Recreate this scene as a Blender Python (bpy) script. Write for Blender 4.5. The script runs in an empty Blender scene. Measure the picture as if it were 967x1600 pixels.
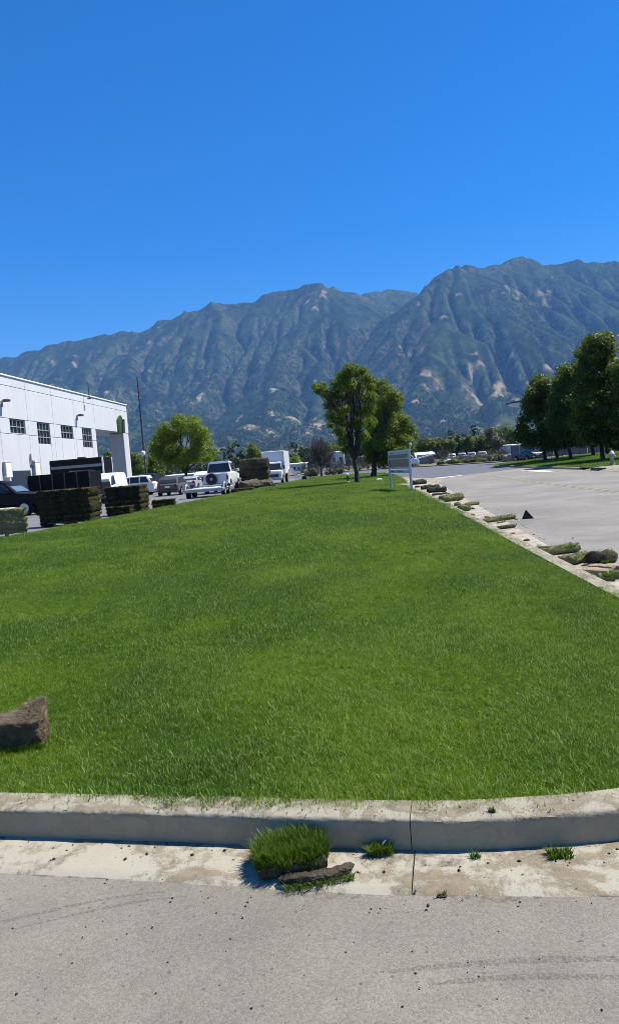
import bpy, bmesh, math, random
import numpy as np
from mathutils import Vector, Matrix, noise as mnoise

scene = bpy.context.scene
COL = scene.collection
R = math.radians
rng = np.random.default_rng(7)
random.seed(7)

# ------------------------------------------------------------------ camera
FPX, CX, CY, CAM_H = 1200.0, 483.5, 800.0, 1.5
def _basis():
    y = np.array([(558 - CX) / FPX, -(722 - CY) / FPX, -1.0]); y /= np.linalg.norm(y)
    r = R(4.3); u = np.array([-math.sin(r), math.cos(r), 0.0]); u -= y * (u @ y); u /= np.linalg.norm(u)
    return np.array([np.cross(y, u), y, u])
CR = _basis()
def ray(px, py): return CR @ np.array([(px - CX) / FPX, -(py - CY) / FPX, -1.0])
def G(px, py, z=0.0):                      # point of the photograph on the ground plane z
    d = ray(px, py); return np.array([0, 0, CAM_H]) + d * ((z - CAM_H) / d[2])
def A(px, py, Y):                          # point of the photograph at distance Y
    d = ray(px, py); return np.array([0, 0, CAM_H]) + d * (Y / d[1])

cam_d = bpy.data.cameras.new("camera"); cam = bpy.data.objects.new("camera", cam_d); COL.objects.link(cam)
cam_d.sensor_fit = 'VERTICAL'; cam_d.sensor_height = 36.0; cam_d.sensor_width = 36.0
cam_d.lens = FPX / 1600 * 36.0; cam_d.clip_start = 0.05; cam_d.clip_end = 60000
M4 = Matrix(CR.tolist()).to_4x4(); M4.translation = (0, 0, CAM_H); cam.matrix_world = M4
scene.camera = cam

# ------------------------------------------------------------------ light
SUN_EL, SUN_AZ = 57.0, 66.0                # azimuth to the right of +Y
world = bpy.data.worlds.new("World"); scene.world = world; world.use_nodes = True
wn = world.node_tree; bg = wn.nodes["Background"]
sky = wn.nodes.new("ShaderNodeTexSky"); sky.sky_type = 'NISHITA'; sky.sun_disc = False
sky.sun_elevation = R(SUN_EL); sky.sun_rotation = R(SUN_AZ)
sky.altitude = 1200; sky.air_density = 1.0; sky.dust_density = 0.15; sky.ozone_density = 5.0
hs = wn.nodes.new("ShaderNodeHueSaturation"); hs.inputs['Saturation'].default_value = 1.42; hs.inputs['Hue'].default_value = 0.508
wn.links.new(sky.outputs[0], hs.inputs['Color']); wn.links.new(hs.outputs[0], bg.inputs[0])
bg.inputs[1].default_value = 0.085
sd = bpy.data.lights.new("sun", 'SUN'); sd.energy = 4.5; sd.angle = R(0.53); sd.color = (1.0, 0.94, 0.84)
sun = bpy.data.objects.new("sun", sd); COL.objects.link(sun)
sv = Vector((math.sin(R(SUN_AZ)) * math.cos(R(SUN_EL)), math.cos(R(SUN_AZ)) * math.cos(R(SUN_EL)), math.sin(R(SUN_EL))))
sun.rotation_euler = sv.to_track_quat('Z', 'Y').to_euler(); sun.location = (30, 30, 60)
vs = scene.view_settings; vs.view_transform = 'Standard'; vs.look = 'None'; vs.gamma = 1.0; vs.exposure = 1.0
vs.use_curve_mapping = False
scene.cycles.use_denoising = True; scene.cycles.denoising_prefilter = 'ACCURATE'; scene.cycles.filter_width = 0.9
scene.cycles.max_bounces = 6; scene.cycles.transparent_max_bounces = 12; scene.cycles.volume_bounces = 0
scene.cycles.sample_clamp_indirect = 6.0

# ------------------------------------------------------------------ noise in numpy
def _hash(ix, iy, s):
    h = (ix * 374761393 + iy * 668265263 + s * 1274126177) & 0xFFFFFFFF
    h = ((h ^ (h >> 13)) * 1274126177) & 0xFFFFFFFF
    return ((h ^ (h >> 16)) & 0xFFFF) / 65535.0
def vnoise(x, y, s=0):
    x = np.asarray(x, float); y = np.asarray(y, float)
    ix = np.floor(x).astype(np.int64); iy = np.floor(y).astype(np.int64); fx = x - ix; fy = y - iy
    fx = fx * fx * fx * (fx * (fx * 6 - 15) + 10); fy = fy * fy * fy * (fy * (fy * 6 - 15) + 10)
    a = _hash(ix, iy, s); b = _hash(ix + 1, iy, s); c = _hash(ix, iy + 1, s); d = _hash(ix + 1, iy + 1, s)
    return (a + (b - a) * fx) * (1 - fy) + (c + (d - c) * fx) * fy
def fbm(x, y, o=4, s=0):
    t = 0; a = 0.5; n = 0
    for i in range(o):
        t = t + a * vnoise(x * 2 ** i + i * 17.3, y * 2 ** i - i * 9.1, s + i); n += a; a *= 0.5
    return t / n

# ------------------------------------------------------------------ materials
MATS = {}
def nodes_of(name):
    m = bpy.data.materials.new(name); m.use_nodes = True
    return m, m.node_tree, m.node_tree.nodes["Principled BSDF"]
def N(nt, t, **kw):
    n = nt.nodes.new(t)
    for k, v in kw.items(): setattr(n, k, v)
    return n
def noise_node(nt, scale, detail=4, rough=0.55, coord=None, dist=0.0):
    n = N(nt, "ShaderNodeTexNoise"); n.inputs['Scale'].default_value = scale; n.inputs['Detail'].default_value = detail
    n.inputs['Roughness'].default_value = rough; n.inputs['Distortion'].default_value = dist
    if coord is not None: nt.links.new(coord, n.inputs['Vector'])
    return n
def ramp(nt, fac, stops):
    r = N(nt, "ShaderNodeValToRGB"); e = r.color_ramp.elements
    while len(e) < len(stops): e.new(0.5)
    for el, (p, c) in zip(e, stops):
        el.position = p; el.color = (c, c, c, 1) if isinstance(c, (int, float)) else (*c, 1)
    nt.links.new(fac, r.inputs[0]); return r
def mix(nt, fac, a, b, mode='MIX'):
    m = N(nt, "ShaderNodeMix", data_type='RGBA', blend_type=mode)
    for s, v in ((m.inputs[0], fac), (m.inputs[6], a), (m.inputs[7], b)):
        if isinstance(v, (int, float)): s.default_value = v
        elif isinstance(v, tuple): s.default_value = (*v, 1)
        else: nt.links.new(v, s)
    return m.outputs[2]
def math_node(nt, op, a, b=None, c=None):
    m = N(nt, "ShaderNodeMath", operation=op)
    for s, v in zip(m.inputs, (a, b, c)):
        if v is None: continue
        if isinstance(v, (int, float)): s.default_value = v
        else: nt.links.new(v, s)
    return m.outputs[0]
def bump(nt, bsdf, height, strength=0.3, dist=0.02):
    b = N(nt, "ShaderNodeBump"); b.inputs['Strength'].default_value = strength; b.inputs['Distance'].default_value = dist
    nt.links.new(height, b.inputs['Height']); nt.links.new(b.outputs[0], bsdf.inputs['Normal']); return b

def plain(name, c, c2=None, scale=3.0, rough=0.6, metal=0.0, bmp=0.0, bscale=None, spec=0.5):
    """two-tone noise colour with optional fine relief"""
    if name in MATS: return MATS[name]
    m, nt, b = nodes_of(name); co = N(nt, "ShaderNodeTexCoord").outputs['Object']
    b.inputs['Roughness'].default_value = rough; b.inputs['Metallic'].default_value = metal
    b.inputs['Specular IOR Level'].default_value = spec
    c2 = c2 or tuple(x * 0.8 for x in c)
    n = noise_node(nt, scale, 5, 0.6, co)
    nt.links.new(mix(nt, ramp(nt, n.outputs[0], [(0.35, 0.0), (0.65, 1.0)]).outputs[0], c, c2), b.inputs['Base Color'])
    if bmp:
        n2 = noise_node(nt, bscale or scale * 6, 4, 0.6, co); bump(nt, b, n2.outputs[0], bmp, 0.02)
    MATS[name] = m; return m

def leaf_mat(name, c1, c2, trans=0.35, inst=False, rough=0.5, c3=None, spec=0.4):
    if name in MATS: return MATS[name]
    m, nt, b = nodes_of(name)
    if inst:
        at = N(nt, "ShaderNodeAttribute", attribute_type='INSTANCER', attribute_name='tint'); f = at.outputs['Fac']
        isl = N(nt, "ShaderNodeNewGeometry").outputs['Random Per Island']
        col = mix(nt, f, c1, c2)
        if c3: col = mix(nt, ramp(nt, isl, [(0.86, 0.0), (0.9, 1.0)]).outputs[0], col, c3)
        hv = N(nt, "ShaderNodeHueSaturation"); nt.links.new(col, hv.inputs['Color'])
        nt.links.new(math_node(nt, 'MULTIPLY_ADD', isl, 0.5, 0.75), hv.inputs['Value']); col = hv.outputs[0]
    else:
        isl = N(nt, "ShaderNodeNewGeometry").outputs['Random Per Island']
        col = mix(nt, isl, c1, c2)
    nt.links.new(col, b.inputs['Base Color']); b.inputs['Roughness'].default_value = rough
    b.inputs['Specular IOR Level'].default_value = spec
    t = N(nt, "ShaderNodeBsdfTranslucent"); nt.links.new(col, t.inputs[0])
    ms = N(nt, "ShaderNodeMixShader"); ms.inputs[0].default_value = trans
    nt.links.new(b.outputs[0], ms.inputs[1]); nt.links.new(t.outputs[0], ms.inputs[2])
    nt.links.new(ms.outputs[0], nt.nodes["Material Output"].inputs['Surface'])
    MATS[name] = m; return m

def asphalt_mat(name, base, tint2, speck=0.5, scale=1.0):
    m, nt, b = nodes_of(name); co = N(nt, "ShaderNodeTexCoord").outputs['Object']
    big = noise_node(nt, 0.45 * scale, 5, 0.6, co); mid = noise_node(nt, 3.0 * scale, 5, 0.65, co)
    col = mix(nt, ramp(nt, big.outputs[0], [(0.35, 0.0), (0.68, 1.0)]).outputs[0], base, tint2)
    col = mix(nt, math_node(nt, 'MULTIPLY', ramp(nt, mid.outputs[0], [(0.35, 1.0), (0.6, 0.0)]).outputs[0], 0.35), col, tuple(x * 0.72 for x in base))
    v = N(nt, "ShaderNodeTexVoronoi"); v.inputs['Scale'].default_value = 170; nt.links.new(co, v.inputs['Vector'])
    sep = N(nt, "ShaderNodeSeparateColor"); nt.links.new(v.outputs['Color'], sep.inputs[0])
    stone = ramp(nt, sep.outputs[0], [(0.0, 0.62), (0.5, 1.0), (1.0, 1.38)])
    col = mix(nt, speck, col, mix(nt, 1.0, col, stone.outputs[0], 'MULTIPLY'))
    v2 = N(nt, "ShaderNodeTexVoronoi"); v2.inputs['Scale'].default_value = 38; nt.links.new(co, v2.inputs['Vector'])
    sep2 = N(nt, "ShaderNodeSeparateColor"); nt.links.new(v2.outputs['Color'], sep2.inputs[0])
    dark = math_node(nt, 'MULTIPLY', math_node(nt, 'LESS_THAN', v2.outputs['Distance'], 0.22), math_node(nt, 'GREATER_THAN', sep2.outputs[1], 0.9))
    col = mix(nt, math_node(nt, 'MULTIPLY', dark, 0.6), col, (0.06, 0.055, 0.05))
    nt.links.new(col, b.inputs['Base Color']); b.inputs['Roughness'].default_value = 0.85
    b.inputs['Specular IOR Level'].default_value = 0.3
    h = math_node(nt, 'MULTIPLY', v.outputs['Distance'], -1.0); bump(nt, b, h, 0.35, 0.004)
    MATS[name] = m; return m

def concrete_mat(name, pale, dirt, amount=0.5, dscale=2.2, shade_tint=None):
    m, nt, b = nodes_of(name); co = N(nt, "ShaderNodeTexCoord").outputs['Object']
    n1 = noise_node(nt, dscale, 8, 0.68, co, 0.6); n2 = noise_node(nt, 14, 6, 0.7, co); n3 = noise_node(nt, 160, 3, 0.6, co)
    f = math_node(nt, 'ADD', n1.outputs[0], math_node(nt, 'MULTIPLY', math_node(nt, 'SUBTRACT', n2.outputs[0], 0.5), 0.55))
    c = 0.62 - amount * 0.24
    fac = ramp(nt, f, [(c - 0.05, 0.0), (c + 0.05, 1.0)]).outputs[0]
    palev = mix(nt, n2.outputs[0], tuple(x * 0.9 for x in pale), tuple(min(1, x * 1.06) for x in pale))
    dirtv = mix(nt, ramp(nt, n2.outputs[0], [(0.3, 0.0), (0.7, 1.0)]).outputs[0], tuple(x * 0.65 for x in dirt), tuple(x * 1.3 for x in dirt))
    col = mix(nt, fac, palev, dirtv)
    col = mix(nt, math_node(nt, 'MULTIPLY', ramp(nt, n3.outputs[0], [(0.62, 0.0), (0.72, 1.0)]).outputs[0], 0.35), col, tuple(x * 0.4 for x in dirt))
    if shade_tint:                                                  # warm tint painted on the upright face to offset its blue shade
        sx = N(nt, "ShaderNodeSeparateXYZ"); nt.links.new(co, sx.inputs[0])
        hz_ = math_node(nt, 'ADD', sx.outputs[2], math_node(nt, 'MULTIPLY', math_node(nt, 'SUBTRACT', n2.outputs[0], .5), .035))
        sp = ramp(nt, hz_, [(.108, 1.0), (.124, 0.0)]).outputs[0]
        col = mix(nt, math_node(nt, 'MULTIPLY', sp, .85), col, mix(nt, n1.outputs[0], shade_tint, tuple(x * 1.35 for x in shade_tint)))
    nt.links.new(col, b.inputs['Base Color']); b.inputs['Roughness'].default_value = 0.9; b.inputs['Specular IOR Level'].default_value = 0.2
    h = math_node(nt, 'ADD', math_node(nt, 'MULTIPLY', fac, 0.5), n2.outputs[0])
    h = math_node(nt, 'ADD', h, math_node(nt, 'MULTIPLY', n3.outputs[0], 0.3)); bump(nt, b, h, 0.6, 0.008)
    MATS[name] = m; return m

# ------------------------------------------------------------------ mesh helpers
class MB:
    def __init__(s): s.v = []; s.f = []
    def add(s, vs_, fs_):
        o = len(s.v); s.v += [tuple(map(float, p)) for p in vs_]; s.f += [tuple(i + o for i in f) for f in fs_]; return s
    def box(s, c, d, bev=0.0, rot=None):
        hx, hy, hz = d[0] / 2, d[1] / 2, d[2] / 2; b = min(bev, hx * .9, hy * .9, hz * .9)
        if b <= 0:
            vs_ = [(x, y, z) for x in (-hx, hx) for y in (-hy, hy) for z in (-hz, hz)]
            fs_ = [(0, 1, 3, 2), (4, 6, 7, 5), (0, 4, 5, 1), (2, 3, 7, 6), (0, 2, 6, 4), (1, 5, 7, 3)]
        else:
            vs_ = []; ix = {}
            for sx in (-1, 1):
                for sy in (-1, 1):
                    for sz in (-1, 1):
                        for a in range(3):
                            p = [sx * (hx - b), sy * (hy - b), sz * (hz - b)]; p[a] += (sx, sy, sz)[a] * b
                            ix[(sx, sy, sz, a)] = len(vs_); vs_.append(tuple(p))
            fs_ = []
            for a in range(3):
                o1, o2 = [k for k in range(3) if k != a]
                for sg in (-1, 1):
                    q = []
                    for (s1, s2) in ((-1, -1), (1, -1), (1, 1), (-1, 1)):
                        k = [0, 0, 0]; k[a] = sg; k[o1] = s1; k[o2] = s2; q.append(ix[(*k, a)])
                    fs_.append(tuple(q))
            for a in range(3):
                o1, o2 = [k for k in range(3) if k != a]
                for s1 in (-1, 1):
                    for s2 in (-1, 1):
                        k0 = [0, 0, 0]; k0[a] = -1; k0[o1] = s1; k0[o2] = s2; k1 = list(k0); k1[a] = 1
                        fs_.append((ix[(*k0, o1)], ix[(*k1, o1)], ix[(*k1, o2)], ix[(*k0, o2)]))
            for sx in (-1, 1):
                for sy in (-1, 1):
                    for sz in (-1, 1): fs_.append(tuple(ix[(sx, sy, sz, a)] for a in range(3)))
        if rot is not None:
            m = rot if isinstance(rot, Matrix) else Matrix.Rotation(rot, 3, 'Z')
            vs_ = [tuple(m @ Vector(p)) for p in vs_]
        return s.add([(p[0] + c[0], p[1] + c[1], p[2] + c[2]) for p in vs_], fs_)
    def tube(s, pts, rad, n=8, cap=True):
        pts = [Vector(p) for p in pts]; m = len(pts)
        if isinstance(rad, (int, float)): rad = [rad] * m
        vs_ = []; up = None
        for i, p in enumerate(pts):
            t = (pts[min(i + 1, m - 1)] - pts[max(i - 1, 0)])
            if t.length < 1e-9: t = Vector((0, 0, 1))
            t.normalize()
            if up is None: up = Vector((1, 0, 0)) if abs(t.x) < .8 else Vector((0, 1, 0))
            u = (up - t * up.dot(t)).normalized(); w = t.cross(u); up = u
            for k in range(n):
                a = 2 * math.pi * k / n; q = p + (u * math.cos(a) + w * math.sin(a)) * rad[i]; vs_.append(tuple(q))
        fs_ = [(i * n + k, i * n + (k + 1) % n, (i + 1) * n + (k + 1) % n, (i + 1) * n + k) for i in range(m - 1) for k in range(n)]
        if cap: fs_ += [tuple(range(n - 1, -1, -1)), tuple((m - 1) * n + k for k in range(n))]
        return s.add(vs_, fs_)
    def lathe(s, prof, n=12, c=(0, 0, 0)):
        return s.tube([(c[0], c[1], c[2] + z) for r, z in prof], [max(r, 1e-4) for r, z in prof], n)
    def prism(s, poly, z0, z1):
        n = len(poly)
        return s.add([(p[0], p[1], z0) for p in poly] + [(p[0], p[1], z1) for p in poly],
                     [tuple(range(n - 1, -1, -1)), tuple(range(n, 2 * n))] + [(i, (i + 1) % n, n + (i + 1) % n, n + i) for i in range(n)])
    def slab(s, q, off):                   # quad (4 points) thickened along the vector off
        q = [Vector(p) for p in q]; o = Vector(off); n = len(q)
        return s.add([tuple(p) for p in q] + [tuple(p + o) for p in q],
                     [tuple(range(n - 1, -1, -1)), tuple(range(n, 2 * n))] + [(i, (i + 1) % n, n + (i + 1) % n, n + i) for i in range(n)])

def link_mesh(name, me, mat, parent=None, smooth=None):
    me.materials.append(mat)
    o = bpy.data.objects.new(name, me); COL.objects.link(o)
    if parent is not None: o.parent = parent
    if smooth is not None and len(me.polygons):
        me.polygons.foreach_set('use_smooth', [True] * len(me.polygons))
        if smooth < 3.1: me.set_sharp_from_angle(angle=smooth)
    me.update(); return o
def obj(name, mb, mat, parent=None, smooth=R(35), fix=True):
    me = bpy.data.meshes.new(name); me.from_pydata(mb.v, [], mb.f)
    if fix:
        bm = bmesh.new(); bm.from_mesh(me); bmesh.ops.recalc_face_normals(bm, faces=bm.faces); bm.to_mesh(me); bm.free()
    return link_mesh(name, me, mat, parent, smooth)
def npmesh(name, V, F, mat, parent=None, smooth=None):
    """V (n,3), F (m,k) numpy arrays, all faces of k corners"""
    V = np.asarray(V, np.float32); F = np.asarray(F, np.int32); me = bpy.data.meshes.new(name)
    me.vertices.add(len(V)); me.vertices.foreach_set('co', V.ravel())
    k = F.shape[1]; me.loops.add(F.size); me.loops.foreach_set('vertex_index', F.ravel())
    me.polygons.add(len(F)); me.polygons.foreach_set('loop_start', np.arange(0, F.size, k, dtype=np.int32))
    me.update(calc_edges=True); me.validate()
    return link_mesh(name, me, mat, parent, smooth)
def thing(name, label, cat, loc=(0, 0, 0), rz=0.0, group=None):
    o = bpy.data.objects.new(name, None); COL.objects.link(o); o.empty_display_size = 0.2
    o.location = tuple(map(float, loc)); o.rotation_euler = (0, 0, rz); return tag(o, label, cat, group)
def tag(o, label, cat, group=None):
    o['label'] = label; o['category'] = cat
    if group: o['group'] = group
    return o
def kind(o, k, label=None):
    o['kind'] = k
    if label: o['label'] = label
    return o
def struct(name, mb, mat, parent=None, smooth=R(35), fix=True):
    o = obj(name, mb, mat, parent, smooth, fix)
    if parent is None: o['kind'] = 'structure'
    return o
def copy_tree(o, parent=None):
    c = o.copy(); COL.objects.link(c)
    if parent is not None: c.parent = parent
    for ch in list(o.children): copy_tree(ch, c)
    return c
def sheet(name, poly, z, mat, step=None):
    """flat sheet from a polygon"""
    mb = MB(); mb.add([(p[0], p[1], z) for p in poly], [tuple(range(len(poly)))])
    o = struct(name, mb, mat, None, None)
    me = o.data
    if me.polygons[0].normal.z < 0: me.flip_normals()
    return o

def spline(pts, n):
    """Catmull-Rom through 2-D/3-D points, n samples per span"""
    P = [np.array(p, float) for p in pts]; P = [2 * P[0] - P[1]] + P + [2 * P[-1] - P[-2]]; out = []
    for i in range(1, len(P) - 2):
        for t in np.linspace(0, 1, n, endpoint=False):
            a, b, c, d = P[i - 1], P[i], P[i + 1], P[i + 2]
            out.append(.5 * (2 * b + (c - a) * t + (2 * a - 5 * b + 4 * c - d) * t ** 2 + (3 * b - a - 3 * c + d) * t ** 3))
    out.append(P[-2]); return np.array(out)
def resample(P, step):
    P = np.asarray(P); d = np.r_[0, np.cumsum(np.linalg.norm(np.diff(P, axis=0), axis=1))]
    s = np.linspace(0, d[-1], max(2, int(d[-1] / step) + 1))
    return np.stack([np.interp(s, d, P[:, k]) for k in range(P.shape[1])], 1)
def normals2(P):
    t = np.gradient(P, axis=0); t /= np.linalg.norm(t, axis=1)[:, None]; return np.stack([t[:, 1], -t[:, 0]], 1)

# grass blades as real tapered strips, one mesh
def blades(base, h, w, lean, yaw=None, seed=0, curl=0.6):
    r = np.random.default_rng(seed); n = len(base); base = np.asarray(base, float)
    yaw = r.uniform(0, 2 * np.pi, n) if yaw is None else yaw
    h = np.broadcast_to(h, n)[:, None]; w = np.broadcast_to(w, n)[:, None]; lean = np.broadcast_to(lean, n)[:, None]
    d = np.stack([np.cos(yaw), np.sin(yaw), 0 * yaw], 1); s = np.stack([-np.sin(yaw + r.normal(0, .6, n)), np.cos(yaw), 0 * yaw], 1)
    up = np.array([0, 0, 1.0]); V = []
    for t, ww in ((0, 1.0), (0.5, .85), (1.0, .12)):
        c = base + up * h * (t - curl * .35 * lean * t * t) + d * h * lean * (t ** 2)
        V += [c - s * w * ww / 2, c + s * w * ww / 2]
    V = np.stack(V, 1).reshape(-1, 3); k = np.arange(n)[:, None] * 6
    F = np.concatenate([k + np.array([[0, 1, 3, 2]]), k + np.array([[2, 3, 5, 4]])], 0)
    return V, F

def tuft_templates(name, mat, n, count, rad, h, w, lean):
    c = bpy.data.collections.new(name)
    for i in range(count):
        r = np.random.default_rng(100 + i + len(name)); a = r.uniform(0, 2 * np.pi, n); q = rad * np.sqrt(r.uniform(0, 1, n))
        V, F = blades(np.stack([q * np.cos(a), q * np.sin(a), 0 * q - .006], 1), r.uniform(h * .6, h * 1.15, n), r.uniform(w * .7, w * 1.2, n),
                      np.abs(r.normal(lean, lean * .5, n)), seed=i)
        o = npmesh(name + "_tuft", V, F, mat); COL.objects.unlink(o); c.objects.link(o)
    return c

def scatter(name, pts, rot, scl, tint, coll, mat, label, parent=None):
    n = len(pts); me = bpy.data.meshes.new(name); me.vertices.add(n)
    me.vertices.foreach_set('co', np.asarray(pts, np.float32).ravel())
    me.attributes.new('rot', 'FLOAT_VECTOR', 'POINT').data.foreach_set('vector', np.asarray(rot, np.float32).ravel())
    me.attributes.new('scl', 'FLOAT', 'POINT').data.foreach_set('value', np.asarray(scl, np.float32))
    me.attributes.new('tint', 'FLOAT', 'POINT').data.foreach_set('value', np.asarray(tint, np.float32))
    o = link_mesh(name, me, mat, parent); kind(o, 'stuff', label)
    ng = bpy.data.node_groups.new(name, 'GeometryNodeTree')
    ng.interface.new_socket('Geometry', in_out='INPUT', socket_type='NodeSocketGeometry')
    ng.interface.new_socket('Geometry', in_out='OUTPUT', socket_type='NodeSocketGeometry')
    gi = ng.nodes.new('NodeGroupInput'); go = ng.nodes.new('NodeGroupOutput'); ip = ng.nodes.new('GeometryNodeInstanceOnPoints')
    ci = ng.nodes.new('GeometryNodeCollectionInfo'); ci.inputs['Collection'].default_value = coll
    ci.inputs['Separate Children'].default_value = True; ci.inputs['Reset Children'].default_value = True
    def attr(nm, t):
        a = ng.nodes.new('GeometryNodeInputNamedAttribute'); a.data_type = t; a.inputs['Name'].default_value = nm
        return [s for s in a.outputs if s.enabled and s.name == 'Attribute'][0]
    ng.links.new(gi.outputs[0], ip.inputs['Points']); ng.links.new(ci.outputs[0], ip.inputs['Instance'])
    ip.inputs['Pick Instance'].default_value = True
    ri = ng.nodes.new('FunctionNodeRandomValue'); ri.data_type = 'INT'
    [s for s in ri.inputs if s.name == 'Max' and s.enabled][0].default_value = 99
    ng.links.new([s for s in ri.outputs if s.enabled][0], ip.inputs['Instance Index'])
    ng.links.new(attr('rot', 'FLOAT_VECTOR'), ip.inputs['Rotation']); ng.links.new(attr('scl', 'FLOAT'), ip.inputs['Scale'])
    ng.links.new(ip.outputs[0], go.inputs[0])
    md = o.modifiers.new('scatter', 'NODES'); md.node_group = ng
    return o

# ------------------------------------------------------------------ base materials
M_ASPH = asphalt_mat('asphalt_near', (0.168, 0.155, 0.125), (0.235, 0.218, 0.176), 0.5)
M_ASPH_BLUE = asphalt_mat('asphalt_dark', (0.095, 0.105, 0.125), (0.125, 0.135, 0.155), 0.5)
M_PARK = asphalt_mat('asphalt_lot', (0.14, 0.14, 0.145), (0.18, 0.18, 0.185), 0.5)
M_GUT = concrete_mat('gutter_concrete', (0.35, 0.325, 0.255), (0.205, 0.172, 0.118), 0.46, 3.2)
M_GUT2 = concrete_mat('road_gutter_concrete', (0.36, 0.33, 0.275), (0.25, 0.21, 0.155), 0.36, 1.6)
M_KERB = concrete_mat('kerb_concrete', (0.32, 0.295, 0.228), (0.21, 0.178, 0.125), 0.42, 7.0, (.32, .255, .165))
M_SOIL = plain('sod_soil', (0.105, 0.08, 0.055), (0.19, 0.155, 0.115), 9, 0.95, 0, 0.9, 45, 0.1)
M_SOILBK = plain('shade_black_soil', (0.016, 0.013, 0.008), (0.044, 0.040, 0.018), 3, 0.95, 0, 0.8, 30, 0.05)  # near-black puts the shade of the stack fronts into the soil colour
M_SOILDK = plain('sod_soil_dark', (0.045, 0.036, 0.026), (0.09, 0.074, 0.052), 8, 0.95, 0, 0.9, 40, 0.1)
M_SODSIDE = plain('sod_side', (0.15, 0.125, 0.075), (0.16, 0.17, 0.07), 5, 0.95, 0, 0.9, 30, 0.1)
M_LAWN = plain('lawn_soil', (0.025, 0.055, 0.004), (0.035, 0.07, 0.005), 2.2, 0.95, 0, 0.5, 60, 0.05)
M_EARTH = plain('dry_earth', (0.07, 0.07, 0.035), (0.045, 0.055, 0.022), 0.02, 0.95, 0, 0.3, 2.0, 0.1)
M_BLADE = leaf_mat('grass_blade', (0.058, 0.142, 0.001), (0.168, 0.275, 0.008), 0.38, True, 0.55, (0.33, 0.38, 0.13), 0.2)  # pale third colour paints glints onto some blades
M_BLADE1 = leaf_mat('grass_blade_plain', (0.06, 0.125, 0.006), (0.13, 0.20, 0.02), 0.38, False, 0.42)
M_ROOT = leaf_mat('root_fibre', (.13, .10, .07), (.27, .22, .16), .1, False, .8)
M_DRYBL = leaf_mat('dry_grass_blade', (0.11, 0.12, 0.04), (0.30, 0.26, 0.13), 0.3, False, 0.6)
# ------------------------------------------------------------------ setting: ground, road, kerb, gutter
ZL = 0.13
sheet('ground', [(-16000, -400), (16000, -400), (16000, 16000), (-16000, 16000)], -0.05, M_EARTH)
ROAD_FAR = [(60, 70), (60, 92), (30, 97), (17.9, 103), (12, 111), (4.3, 127), (-4, 134), (-30, 128), (-60, 118)]
sheet('road', [(-40, -9), (14.2, -9), (14.2, 84)] + ROAD_FAR + [(-60, 101), (-40, 100)], 0.0, M_ASPH)
M_STREET = asphalt_mat('asphalt_street', (0.180, 0.168, 0.148), (0.270, 0.252, 0.222), 0.5, .9)
sheet('street', [(2.2, 5.5), (3.2, 4.2), (14, 3), (14, 46), (13.15, 56), (13.1, 63), (9.9, 58.2), (5.7, 53.4), (2.6, 56), (2.3, 40)], 0.003, M_STREET)
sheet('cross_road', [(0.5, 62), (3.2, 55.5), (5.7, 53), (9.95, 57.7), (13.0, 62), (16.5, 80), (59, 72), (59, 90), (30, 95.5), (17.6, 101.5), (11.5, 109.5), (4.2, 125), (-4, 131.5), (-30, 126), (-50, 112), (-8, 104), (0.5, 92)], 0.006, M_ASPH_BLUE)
sheet('parking_lot', [(-10.6, 8), (-39.9, 8), (-39.9, 99), (-7.5, 99), (-5.9, 86), (-8.3, 47.3), (-9.4, 30.8), (-10.4, 21.7)], 0.004, M_PARK)
E0 = [(-13, 5.04), (-8, 4.26), (-4, 3.63), (-1.7, 3.27), (-.8, 3.13), (.1, 2.985), (.5, 2.965), (.92, 3.0), (1.35, 3.13), (1.75, 3.39), (2.05, 3.78),
      (2.2, 4.35), (2.235, 5.2), (2.25, 7), (2.28, 12), (2.36, 20), (2.38, 31), (2.45, 40), (2.9, 48), (3.2, 63), (2.95, 80), (2.3, 86), (.5, 91), (-3, 95)]
EDGE = spline(E0, 12)
LEFT = [(-5.8, 92), (-6.1, 81), (-8.4, 47.3), (-9.5, 30.8), (-10.5, 21.7), (-11.4, 14)]
LAWN_POLY = np.array([tuple(p) for p in EDGE] + LEFT)
GRASS_POLY = np.array([tuple(p) for p in EDGE + normals2(EDGE) * .062] + LEFT)
lawn_mb = MB().prism([tuple(p) for p in LAWN_POLY], -0.02, ZL - 0.015)
struct('lawn', lawn_mb, M_LAWN, None, None)

def in_poly(x, y, P):
    c = np.zeros(len(x), bool); j = len(P) - 1
    for i in range(len(P)):
        xi, yi = P[i]; xj, yj = P[j]
        if yi != yj:
            c ^= ((yi > y) != (yj > y)) & (x < (xj - xi) * (y - yi) / (yj - yi) + xi)
        j = i
    return c

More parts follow.
